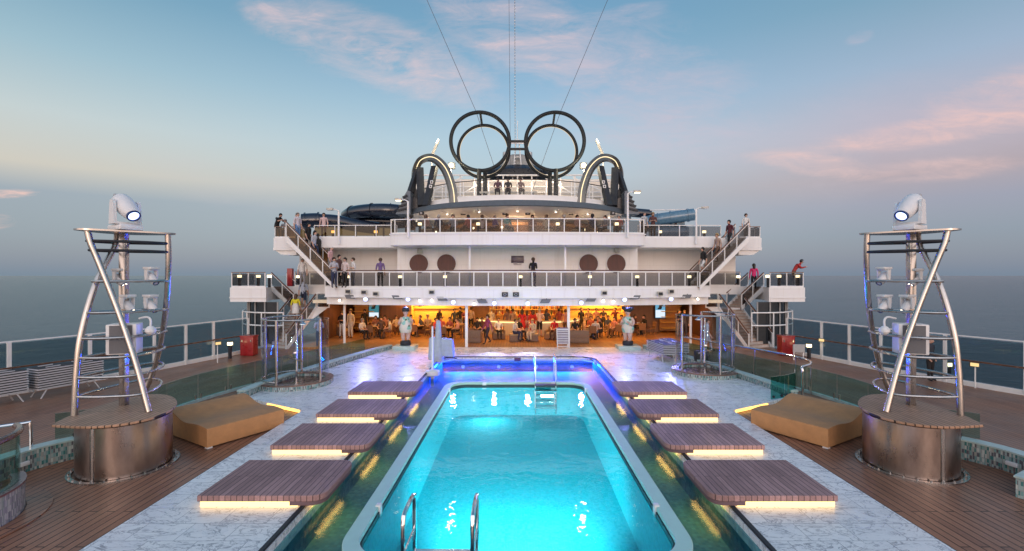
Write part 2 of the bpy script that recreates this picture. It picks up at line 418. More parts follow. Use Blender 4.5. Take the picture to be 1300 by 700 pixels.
    for args, col in (((300, -5, 670, 140, 62, .95, nA), pink), ((430, 50, 560, 100, 26, .7, nA), pink), ((510, -40, 800, 110, 80, .85, nA), pink),
                      ((660, 40, 1000, 190, 120, .85, nA), soft), ((640, 130, 920, 185, 50, .7, nB), soft), ((300, 0, 380, 50, 26, .6, nA), pink),
                      ((900, 210, 1360, 130, 110, .30, nA), soft), ((1000, 192, 1400, 138, 26, .75, nB, .34, .64), coral), ((1150, 150, 1420, 84, 44, .65, nB, .34, .64), coral), ((930, 196, 1130, 222, 22, .7, nB, .34, .64), coral), ((1040, 226, 1330, 206, 20, .5, nB, .34, .64), coral),
                      ((740, 30, 860, 5, 18, .6, nA), soft), ((1070, 55, 1115, 38, 12, .6, nA), soft),
                      ((-60, 250, 60, 244, 9, .8, nF, .42, .66), coral), ((-50, 290, 30, 278, 16, .4, nF, .42, .66), coral),
                      ((150, 205, 420, 265, 40, .25, nB), soft)):
        c = over(c, t.math('MULTIPLY', streak(*args), front.outputs[0]), col)
    # thin irregular haze bank along the horizon
    bg = t.n('ShaderNodeBackground'); t.l(c, bg.inputs[0]); bg.inputs[1].default_value = 1.0
    sky = t.n('ShaderNodeTexSky', sky_type='NISHITA'); sky.sun_disc = False
    sky.sun_elevation = R(2.0); sky.sun_rotation = R(172); sky.altitude = 40
    bg2 = t.n('ShaderNodeBackground'); t.l(sky.outputs[0], bg2.inputs[0]); bg2.inputs[1].default_value = 0.05
    ad = t.n('ShaderNodeAddShader'); t.l(bg.outputs[0], ad.inputs[0]); t.l(bg2.outputs[0], ad.inputs[1])
    o = t.n('ShaderNodeOutputWorld'); t.l(ad.outputs[0], o.inputs[0])
build_world()
sun = lamp('SUN', 'sun', (0, -50, 20), 0.35, (1.0, .80, .68), target=(-6, 40, 4)); sun.data.angle = R(20)
# ---------------------------------------------------------------- materials
m_deck = PLANKS('teak_deck', (.42, .195, .115), (.32, .145, .088), (.028, .016, .012), 2.9, .15, .011, 90, .5, .3, wet=.2, spec=.3)
m_plat = PLANKS('platform_planks', (.46, .28, .265), (.33, .20, .19), (.10, .068, .062), 1.9, .10, .007, 90, .6, .3)
m_round = PLANKS('counter_slats', (.50, .30, .20), (.42, .25, .16), (.04, .025, .018), 3, .11, .01, 90, .5, .3)
m_marble = MARBLE('veined_marble')
m_white = M('white_paint', (.78, .77, .76), .35, var=.05, scale=2.5, coat=.15)
m_white2 = M('white_plastic', (.74, .74, .75), .35, var=.04)
m_steel = M('brushed_steel', (.46, .43, .41), .26, 1.0, .12, 9, stretch=(1, 1, .15))
m_chrome = M('polished_steel', (.75, .74, .74), .12, 1.0, .06, 6)
m_drum = M('brushed_steel_sheet', (.36, .29, .26), .30, 1.0, .22, 2.2, stretch=(1.5, 1.5, .6), bump=.05)
m_dark = M('dark_metal', (.028, .031, .038), .5, .0, .2, spec=.3)
m_black = M('black_rubber', (.02, .02, .022), .55, 0, .2)
m_teak = M('varnished_teak', (.13, .055, .03), .25, 0, .3, 5, coat=.3)
m_orange = M('orange_canvas', (.46, .235, .10), .75, 0, .12, 5, bump=.15)
m_cope = M('coping_stone', (.42, .66, .60), .5, 0, .06, 3)
m_cope2 = M('pale_green_curb', (.42, .54, .52), .4, 0, .18, 5)
m_red = M('red_gelcoat', (.30, .012, .016), .3, 0, .15, coat=.3)
m_rope = M('charcoal_fabric', (.04, .04, .045), .8, 0, .25, 20, bump=.3)
m_plaque = M('dark_plaque', (.09, .03, .05), .4)
m_greycover = M('grey_canvas', (.36, .40, .46), .7, 0, .12, 6, bump=.4)
m_greybox = M('grey_speaker_mesh', (.13, .135, .15), .6, 0, .1, 40)
m_mos = MOSAIC('glass_mosaic', [(.06, .20, .20), (.32, .42, .42), (.5, .55, .52), (.12, .12, .14), (.18, .34, .34), (.35, .36, .33)], .035, .09)
m_poolt = MOSAIC('pool_tiles', [(.022, .54, .61), (.03, .58, .65), (.02, .51, .59), (.025, .56, .66)], .06, .06, .75, (.05, .58, .66), spec=.1)
m_moat = MOSAIC('moat_tiles', [(.12, .30, .33), (.14, .34, .36), (.10, .26, .30), (.15, .37, .39)], .07, .07, .6, (.14, .30, .30), spec=.2)
g_bal = GLASS('balustrade_glass', (.62, .80, .76), 1.5)
g_wind = GLASS('smoked_windscreen_glass', (.60, .67, .70), 1.45, refl=.5)
g_show = GLASS('clear_bent_glass', (.86, .90, .93), 1.5)
g_smoke = GLASS('smoked_balcony_glass', (.60, .60, .61), 1.45, refl=.5)
g_teal = GLASS('teal_glass', (.35, .70, .64), 1.5)
e_led = EM('warm_led', (1.0, .64, .26), 2.6)
e_led2 = EM('amber_led', (1.0, .55, .12), 3.0)
e_lamp = EM('lamp_glow', (1.0, .80, .45), 5.0)
e_blue = EM('blue_white_lens', (.42, .50, 1.0), 3.6)
e_warmspot = EM('warm_white_lens', (1.0, .86, .66), 6.0)

# ---------------------------------------------------------------- sea, hull, decks
m = bpy.data.materials.new('sea_water'); t = NT(m)
n1 = t.n('ShaderNodeTexNoise', i_Scale=.07, i_Detail=8.0, i_Roughness=.66, i_Distortion=.5); t.l(t.coords((1, 1.9, 1)), n1.inputs['Vector'])
n2 = t.n('ShaderNodeTexNoise', i_Scale=.006, i_Detail=4.0); t.l(t.coords((1, 3, 1)), n2.inputs['Vector'])
bp = t.n('ShaderNodeBump', i_Strength=1.0, i_Distance=3.0); t.l(n1.outputs[0], bp.inputs['Height'])
b = t.n('ShaderNodeBsdfPrincipled'); b.inputs['Roughness'].default_value = .22; b.inputs['IOR'].default_value = 1.33
t.l(t.ramp(n2.outputs[0], [(.3, (.038, .078, .095)), (.7, (.05, .098, .115))]), b.inputs['Base Color']); t.l(bp.outputs[0], b.inputs['Normal']); t.out(b.outputs[0])
s = MB(); s.lathe((0, 0, -42.0), [(0.001, 0), (60, 0), (400, 0), (3000, 0), (15000, 0), (52000, 0)], 48, cap=False)
struct(s.build('sea', m, origin=(0, 0, -42), smooth=0))

edge = [(21.6, -6), (21.4, 8), (20.9, 13.5), (19.2, 17.7), (17.3, 22.3), (16.5, 25.4), (15.9, 27.6), (15.9, 60)]
hull = [(x, y) for x, y in edge] + [(-x, y) for x, y in edge[::-1]]
struct(MB().wallstrip(hull + hull[:1], -41.5, -.13, .3, .16).build('ship_hull', m_white, smooth=0))
for nm, poly in (('deck', [(4.02, -6)] + edge + [(4.02, 60)]), ('deck', [(-4.02, 60)] + [(-x, y) for x, y in edge[::-1]] + [(-4.02, -6)]),
                 ('deck', [(-4.02, -6), (4.02, -6), (4.02, 5.5), (-4.02, 5.5)]), ('deck', [(-4.02, 25.2), (4.02, 25.2), (4.02, 60), (-4.02, 60)])):
    struct(MB().prism(poly, -.60, -.12).build(nm, m_deck, smooth=0))

# marble terrace around the water: one sheet per side, standing a step above the teak
for mir in (False, True):
    ri = [(4.0, 5.5), (7.0, 5.5), (7.0, 15.4), (8.7, 16.35), (9.75, 17.0), (9.75, 18.6), (9.3, 20.5), (8.0, 26.4), (7.9, 28.85), (0, 28.85), (0, 25.25), (4.0, 25.25)]
    struct(MB(mir).prism(ri, -.118, 0.0).build('marble_terrace', m_marble, smooth=0))
    # amber light under the short skewed step
    s = MB(mir); s.bar((7.14, 15.455, -.055), (8.62, 16.28, -.055), .03, .07)
    tag(s.build('step_light', e_led2), 'amber light strip under the slanted marble step, %s of the pool' % ('left' if mir else 'right'), 'light strip', 'amber strips under the marble steps')
    # low mosaic curb with pale cap at the outer edge of the marble
    tb = thing('mosaic_curb', 'low pale green tiled curb edging the marble on the %s, carrying glass' % ('left' if mir else 'right'), 'curb', ((-1 if mir else 1) * 9.4, 21, 0), 'curbs along the marble')
    pts = smooth_path([(9.95, 17.0, 0), (9.85, 18.6, 0), (9.5, 20.6, 0), (8.9, 23.4, 0), (8.22, 26.3, 0), (7.6, 28.2, 0)], 5)
    MB(mir).wallstrip(pts, -.12, .20, .26).build('curb_wall', m_mos, tb, smooth=0)
    MB(mir).wallstrip(pts, .202, .26, .32).build('curb_cap', m_cope2, tb, smooth=0)
    # glass balustrade on the curb, continuing behind the daybed
    gl = thing('glass_balustrade', 'low frameless glass balustrade behind the shower and daybed on the %s' % ('left' if mir else 'right'), 'balustrade', ((-1 if mir else 1) * 10.6, 19, 0), 'low glass balustrades')
    gp = smooth_path([(10.9, 12.6, 0), (11.5, 15.5, 0), (11.15, 18.2, 0), (10.3, 20.6, 0), (9.3, 23.6, 0), (8.5, 26.3, 0)], 4)
    for i in range(0, len(gp) - 1, 2):
        a, bq = gp[i], gp[i + 2]
        d = (bq - a).normalized() * .02
        MB(mir).wallstrip([a + d, gp[i + 1], bq - d], .02 if i > 8 else -.02, .86, .02).build('glass_panel', g_bal, gl, smooth=0)
        for q in (a + d * 6, bq - d * 6):
            MB(mir).cyl((q.x, q.y, -.12), (q.x, q.y, .16), .035, seg=10).build('clamp', m_steel, gl)
    MB(mir).wallstrip(gp[:13], -.12, -.02, .14).build('base_channel', m_cope2, gl, smooth=0)

# ---------------------------------------------------------------- shallow moat and swimming pool
mo = thing('reflecting_pool', 'dark shallow tiled pool surrounding the turquoise swimming pool', 'pool', (0, 15, -.7))
for bx in (((-3.985, 15.35, -.42), (.03, 19.7, .61)), ((3.985, 15.35, -.42), (.03, 19.7, .61)), ((0, 25.19, -.42), (7.94, .03, .61)), ((0, 5.51, -.42), (7.94, .03, .61))):
    MB().box(*bx).build('pool_wall', m_moat, mo, smooth=0)
s = MB()
s.wallstrip([(-4.06, 5.6), (-4.06, 24.6), (-3.5, 25.3), (3.5, 25.3), (4.06, 24.6), (4.06, 5.6)], .004, .05, .07)
s.build('rim', m_dark, mo, smooth=0)
MB().wallstrip([(-3.93, 24.0), (-3.93, 24.5), (-3.4, 25.12), (3.4, 25.12), (3.93, 24.5), (3.93, 24.0)], -.14, -.06, .06).build('inner_ledge', m_cope2, mo, smooth=0)
for x in (-2.9, -1.0, 1.0, 2.9):
    MB().cyl((x, 25.17, -.48), (x, 25.14, -.48), .09, seg=14).build('underwater_lamp', EM('blue_pool_lamp', (.1, .16, 1.0), 3.0), mo)
    lamp('AREA', 'blue_pool_light', (x, 25.1, -.40), 360, (.0, .05, 1.0), 1.7, target=(x, 22.0, -.62), sy=.12)
W_moat = WATER('moat_water', (.66, .88, .90), .008, 1.6, .16, ior=1.18)
W_pool = WATER('pool_water', (.60, .97, 1.0), .012, 1.1, .02)
# ring-shaped water sheet of the moat
def ring_sheet(outer, inner, z, name, mat, parent=None):
    bm = bmesh.new(); vo = [bm.verts.new((*p, z)) for p in outer]; vi = [bm.verts.new((*p, z)) for p in inner]
    eo = [bm.edges.new((vo[i], vo[(i + 1) % len(vo)])) for i in range(len(vo))]; ei = [bm.edges.new((vi[i], vi[(i + 1) % len(vi)])) for i in range(len(vi))]
    bmesh.ops.triangle_fill(bm, use_beauty=True, edges=eo + ei)
    s = MB(); s.bm.free(); s.bm = bm
    o = s.build(name, mat, parent, smooth=0)
    for p in o.data.polygons:
        if p.normal.z < 0: p.flip()
    return o
PX0, PX1, PY0, PY1, CW = -2.90, 2.90, 7.10, 19.55, .27
outer_c = rrect(PX0, PY0, PX1, PY1, .85, 10); inner_c = rrect(PX0 + CW, PY0 + CW, PX1 - CW, PY1 - CW, .60, 10)
struct(ring_sheet([(-3.97, 5.52), (3.97, 5.52), (3.97, 25.17), (-3.97, 25.17)], rrect(PX0 + .02, PY0 + .02, PX1 - .02, PY1 - .02, .83, 10), -.26, 'moat_water', W_moat))
ring_sheet([(-3.99, 5.5), (3.99, 5.5), (3.99, 25.19), (-3.99, 25.19)], rrect(PX0 + .04, PY0 + .04, PX1 - .04, PY1 - .04, .82, 10), -.72, 'pool_floor', m_moat, mo)
sp = thing('swimming_pool', 'rectangular turquoise lit swimming pool with pale rounded coping', 'pool', (0, 13, -2))
# coping: a ring with rounded corners
def loop_ring(outer, inner, z0, z1):
    s = MB(); bm = s.bm; n = len(outer)
    A = [[bm.verts.new((*p, z)) for p in q] for q, z in ((outer, z0), (outer, z1), (inner, z1), (inner, z0))]
    for i in range(n):
        j = (i + 1) % n
        for k in range(4):
            q0, q1 = A[k], A[(k + 1) % 4]; bm.faces.new((q0[i], q0[j], q1[j], q1[i]))
    return s
loop_ring(outer_c, inner_c, -.075, .02).build('coping', m_cope, sp, bevel=.012)
m_slot = M('overflow_slot', (.03, .05, .06), .6)
o2 = rrect(PX0 + .03, PY0 + .03, PX1 - .03, PY1 - .03, .82, 10)
i2 = rrect(PX0 + CW - .02, PY0 + CW - .02, PX1 - CW + .02, PY1 - CW + .02, .62, 10)
i3 = rrect(PX0 + CW + .0, PY0 + CW + .0, PX1 - CW - .0, PY1 - CW - .0, .6, 10)
i4 = rrect(PX0 + CW - .09, PY0 + CW - .09, PX1 - CW + .09, PY1 - CW + .09, .66, 10)
loop_ring(o2, i4, -.78, -.078).build('outer_wall', m_moat, sp, smooth=0)
# interior shell (walls + sloping floor)
s = MB(); bm = s.bm; n = len(i3)
zf = lambda y: -1.55 if y < 15.5 else -1.55 + (y - 15.5) * .06
top = [bm.verts.new((*p, -.18)) for p in i2]; bot = [bm.verts.new((p[0] * .985, p[1], zf(p[1]))) for p in i2]
for i in range(n): bm.faces.new((top[i], bot[i], bot[(i + 1) % n], top[(i + 1) % n]))
bm.faces.new(bot)
bmesh.ops.triangulate(bm, faces=[f for f in bm.faces if len(f.verts) > 4])
s.build('basin', m_poolt, sp, smooth=30)
loop_ring(i2, [(p[0] * .985, 13 + (p[1] - 13) * .985) for p in i2], -.18, -.079).build('overflow_slot', m_slot, sp, smooth=0)
bmw = MB(); bmw.bm.faces.new([bmw._v((*p, -.13)) for p in i3]); o = bmw.build('pool_water', W_pool, smooth=0); struct(o)
for p in o.data.polygons:
    if p.normal.z < 0: p.flip()
# pool lamps in the side and end walls
for x in (-1.5, 0, 1.5):
    MB().cyl((x, 7.39, -.5), (x, 7.43, -.5), .13, seg=16).build('underwater_lamp', EM('pool_lamp', (.4, .9, 1.0), .7), sp)
    l = lamp('SPOT', 'pool_lamp_light', (x, 7.52, -.45), (2700 if x == 0 else 1250), (.60, .93, 1.0), .2, target=(x * .1, 11.4, -1.5), spot=82, blend=1.0)
for x in (-1.2, 1.2):
    l = lamp('AREA', 'pool_lamp_light', (x, 19.15, -.45), 45, (.75, .95, 1.0), .5, target=(x * .6, 11, -.75), sy=.25)
for y, x, nx in ((9.0, -2.66, 1), (9.0, 2.66, -1), (18.2, -2.66, 1), (18.2, 2.66, -1)):
    MB().box((x + nx * .02, y, -.07), (.1, .12, .22), bev=.01).build('skimmer_flap', m_white2, sp)
for x in (-1.35, 1.45):
    MB().box((x, 19.26, -.10), (.16, .10, .26), bev=.01).build('skimmer_flap', m_white2, sp)

# near ladder rails
ld = thing('pool_handrails', 'pair of chrome ladder hoops at the near end of the pool', 'pool ladder', (-1.1, 7.2, -.1))
for x in (-1.68, -.66):
    pts = [(x, 6.92, -.1), (x, 6.92, .62), (x, 6.95, .78), (x, 7.03, .86)] + [(x, 7.55, .86), (x, 7.67, .8), (x, 7.70, .66), (x, 7.71, -1.2)]
    MB().tube(smooth_path(pts, 3), .034, 10).build('hoop', m_chrome, ld)
for z in (-.1, -.4, -.7, -1.0): MB().box((-1.17, 7.69, z), (1.0, .1, .03)).build('tread', m_chrome, ld)
for i, x in enumerate((-1.68, -.66)): MB().tube([(x, 6.94, .28), (x, 7.68, .28)], .02, 8).build('stay', m_chrome, ld)
# far ladder
ld = thing('pool_ladder', 'tall steel ladder with steps at the far end of the turquoise pool', 'pool ladder', (1.1, 19.4, -.2))
for x in (.72, 1.55):
    MB().tube(smooth_path([(x, 19.1, -1.2), (x, 19.1, .2), (x, 19.14, .98), (x, 19.22, 1.06), (x, 19.9, 1.06), (x, 20.0, .95), (x, 20.0, -.3)], 3), .024, 10).build('hoop', m_chrome, ld)
for z in (-.02, -.25, -.48, -.7, -.92): MB().box((1.135, 19.0, z), (.86, .26, .045)).build('tread', m_dark if z > -.1 else m_chrome, ld)
MB().box((1.135, 19.12, -.03), (.9, .3, .02)).build('platform', m_steel, ld)
tag(MB().box((0.0, 25.10, -.07), (.34, .05, .16), bev=.01).build('depth_plaque', m_plaque), 'small dark red plaque on the far rim of the dark pool', 'plaque')

# ---------------------------------------------------------------- sun platforms
Y0 = [8.9, 11.53, 14.14, 16.8]; names = ['nearest', 'second nearest', 'second farthest', 'farthest']
for si, (sgn, side) in enumerate(((-1, 'left'), (1, 'right'))):
    for k, y in enumerate(Y0):
        xa, xb = 3.66, 6.04
        t_ = thing('sun_platform', 'wooden sun platform with glowing edge, %s on the %s pool side' % (names[k], side), 'sun platform', (sgn * 4.85, y + .87, 0), 'wooden sun platforms beside the pool')
        D = 1.74
        poly = [(xb, y), (xb, y + D)] + arc((xa + .25, y + D - .25), .25, 90, 180, 5) + arc((xa + .25, y + .25), .25, 180, 270, 5)
        MB(sgn < 0).prism(poly, .13, .245).build('deck_top', m_plat, t_, bevel=.012)
        # skirt round the part hanging over the water
        sk = [(4.3, y + D - .03)] + arc((xa + .27, y + D - .27), .24, 90, 180, 5) + arc((xa + .27, y + .27), .24, 180, 270, 5) + [(4.3, y + .03)]
        MB(sgn < 0).wallstrip(sk, .055, .128, .04).build('skirt', M('platform_edge', (.16, .10, .11), .5), t_)
        MB(sgn < 0).box((5.12, y + D / 2, .064), (1.7, D - .3, .124)).build('plinth', m_white2, t_, smooth=0)
        for nm, c, sz in (('led_strip', (5.1, y + .09, .066), (1.84, .05, .116)), ('led_strip', (5.1, y + D - .09, .066), (1.84, .05, .116)), ('led_strip', (6.0 - .03, y + D / 2, .066), (.04, D - .2, .10)), ) :
            MB(sgn < 0).box(c, sz).build(nm, e_led, t_, smooth=0)
        MB(sgn < 0).box((3.87, y + D / 2, .09), (.10, D - .5, .05)).build('under_led_strip', EM('yellow_led', (1.0, .60, .14), 13.0), t_, smooth=0)

# ---------------------------------------------------------------- round glass showers
def shower(mir, side):
    sg = -1 if mir else 1
    c = V(9.0, 19.2, 0) if mir else V(8.4, 21.2, 0)
    t_ = thing('shower_enclosure', 'round open glass shower cabin on a tiled ring, %s of the pool' % side, 'shower', (sg * c.x, c.y, 0), 'round glass showers')
    MB(mir).lathe(c, [(1.42, 0), (1.42, .17), (1.14, .17), (1.14, .05)], 40, cap=False).build('tiled_base', m_mos, t_)
    MB(mir).lathe(c, [(1.13, .03), (1.13, .07), (0.001, .07)], 32).build('shower_floor', M('wet_wood', (.10, .04, .025), .25, 0, .2), t_)
    MB(mir).lathe(c, [(1.43, .172), (1.43, .215), (1.13, .215), (1.13, .172), (1.43, .172)], 40, cap=False).build('ring_cap', M('bronze_cap', (.22, .13, .10), .3, .5), t_)
    angs = (-12, -78, -128, 172, 110, 40)
    rr = 1.24
    for a in (-160, -82, 0, 75):
        p = (c.x + rr * math.cos(R(a)), c.y + rr * math.sin(R(a)))
        MB(mir).cyl((*p, .2), (*p, 2.68), .052, seg=14).build('post', m_steel, t_)
    MB(mir).tube([(c.x + rr * math.cos(R(a)), c.y + rr * math.sin(R(a)), 2.66) for a in range(-160, 76, 8)], .035, 8).build('top_rail', m_steel, t_)
    MB(mir).tube([(c.x + rr * math.cos(R(a)), c.y + rr * math.sin(R(a)), .30) for a in range(-82, 76, 8)], .03, 8).build('bottom_rail', m_steel, t_)
    for a0, a1 in ((-79, -4), (4, 72), (105, 196)):
        pts = [(c.x + rr * math.cos(R(a0 + (a1 - a0) * k / 12)), c.y + rr * math.sin(R(a0 + (a1 - a0) * k / 12))) for k in range(13)]
        MB(mir).wallstrip(pts, .34, 2.60, .022).build('glass_panel', g_show, t_)
    col = (c.x + .1, c.y + .25)
    MB(mir).cyl((*col, .07), (*col, 2.45), .055, seg=12).build('shower_column', m_chrome, t_)
    MB(mir).tube(smooth_path([(*col, 2.4), (col[0] - .1, col[1] - .12, 2.52), (col[0] - .4, col[1] - .3, 2.5)], 4), .03, 8).build('shower_arm', m_chrome, t_)
    MB(mir).lathe((col[0] - .42, col[1] - .31, 2.40), [(.02, .1), (.13, .03), (.14, 0)], 14).build('shower_head', m_chrome, t_)
    MB(mir).bar((col[0] - .3, col[1], .85), (col[0] + .3, col[1] - .1, 1.02), .04, .04).build('foot_rail', m_chrome, t_)
    MB(mir).box((col[0], col[1] - .08, 1.15), (.12, .08, .2), bev=.01).build('mixer', m_chrome, t_)
shower(True, 'left'); shower(False, 'right')

# ---------------------------------------------------------------- orange daybeds
def daybed(mir, side):
    sg = -1 if mir else 1
    f = V(8.05, 12.25, 0); u = V(-.52, .855, 0); v = V(.855, .52, 0)
    W, L = 2.12, 2.2
    t_ = thing('daybed', 'covered orange double daybed with a wavy top, %s of the pool' % side, 'daybed', (sg * (f + u * W / 2 + v * L / 2).x, (f + u * W / 2 + v * L / 2).y, -.12), 'covered orange daybeds')
    # wavy profile runs along v (depth away from the pool)
    zs = [(0, .40), (.03, .41), (.25, .43), (.5, .44), (.75, .425), (1.0, .40), (1.25, .40), (1.5, .445), (1.75, .53), (1.95, .59), (2.16, .61), (2.2, .605)]
    prof = smooth_path([(0, a, z) for a, z in zs], 3)
    prof = [(p.y, p.z) for p in prof]
    s = MB(mir); bm = s.bm
    nu = 8; grid = []
    for i in range(nu + 1):
        ww = W * i / nu
        grid.append([s._v(f + u * ww + v * a + V(0, 0, z - 0)) for a, z in prof])
    for i in range(nu):
        for k in range(len(prof) - 1): bm.faces.new((grid[i][k], grid[i][k + 1], grid[i + 1][k + 1], grid[i + 1][k]))
    z0 = -.075
    base = [[s._v(f + u * (W * i / nu) + v * a + V(0, 0, z0)) for a, z in prof] for i in (0, nu)]
    for bs, g in ((base[0], grid[0]), (base[1], grid[-1])):
        for k in range(len(prof) - 1): bm.faces.new((bs[k], bs[k + 1], g[k + 1], g[k]))
    fr0 = [s._v(f + u * (W * i / nu) + V(0, 0, z0)) for i in range(nu + 1)]; fr1 = [s._v(f + u * (W * i / nu) + v * L + V(0, 0, z0)) for i in range(nu + 1)]
    for i in range(nu):
        bm.faces.new((fr0[i], fr0[i + 1], grid[i + 1][0], grid[i][0])); bm.faces.new((fr1[i], fr1[i + 1], grid[i + 1][-1], grid[i][-1]))
    bmesh.ops.remove_doubles(bm, verts=bm.verts, dist=.0005)
    s.build('canvas_cover', m_orange, t_, smooth=25)
    for a, b_ in ((.08, .08), (W - .08, .08), (.08, L - .08), (W - .08, L - .08)):
        p = f + u * a + v * b_
        MB(mir).box((p.x, p.y, -.095), (.13, .13, .05), rz=math.atan2(v.y, v.x)).build('foot', m_white2, t_)
    c = f + u * W / 2 + v * L / 2
    MB(mir).box((c.x, c.y, -.085), (L - .12, W - .12, .03), rz=math.atan2(v.y, v.x)).build('frame', m_black, t_)
daybed(True, 'left'); daybed(False, 'right')
# ---------------------------------------------------------------- lighting towers
def moving_head(mir, c, yaw, scale, parent_like, label, group, lens=e_blue, hang=False, tilt=-36):
    """stage light: base, yoke, barrel and lit lens. c = base centre"""
    sg = -1 if mir else 1
    t_ = thing('moving_head_light', label, 'stage light', (sg * c[0], c[1], c[2]), group)
    k = scale; up = -1 if hang else 1
    def X(): return Matrix.Translation(c) @ Matrix.Rotation(yaw, 4, 'Z') @ Matrix.Diagonal((k, k, k * up, 1))
    s = MB(mir, X()); s.box((0, 0, .07), (.62, .50, .13), bev=.035); s.box((0, 0, .145), (.34, .34, .04), bev=.01); s.build('base', m_white2, t_, smooth=40)
    s = MB(mir, X())
    for y in (-.27, .27):
        s.extr([(-.12, y - .035, .15), (.12, y - .035, .15), (.085, y - .035, .66), (.05, y - .035, .76), (-.05, y - .035, .76), (-.085, y - .035, .66)], (0, .07, 0))
    s.box((0, 0, .18), (.24, .58, .06), bev=.01)
    s.build('yoke', m_white2, t_, smooth=40)
    rot = Quaternion((0, 1, 0), R(90 - tilt * up if not hang else 90 + tilt))
    q = Matrix.Translation((0, 0, .62)) @ rot.to_matrix().to_4x4()
    s = MB(mir, X() @ q)
    s.lathe((0, 0, 0), [(.001, -.36), (.15, -.36), (.205, -.27), (.225, -.1), (.22, .08), (.19, .30), (.15, .44), (.13, .46), (.12, .43)], 20, sy=.98)
    s.build('barrel', m_white2, t_, smooth=45)
    s = MB(mir, X() @ q); s.box((0, .0, -.36), (.22, .26, .1), bev=.02)
    for y in (-.05, .05): s.box((.185, y, -.12), (.03, .05, .16))
    s.build('vent_cap', M('light_grey_plastic', (.42, .41, .42), .5), t_)
    s = MB(mir, X() @ q); s.lathe((0, 0, .435), [(.001, 0), (.115, 0), (.115, .012), (.001, .02)], 20); s.build('lens', lens, t_)
    s = MB(mir, X() @ q); s.lathe((0, 0, .40), [(.118, .03), (.118, .07), (.152, .07), (.152, .0)], 20, cap=False); s.build('lens_ring', M('blue_black_ring', (.02, .05, .16), .3), t_)
    return t_

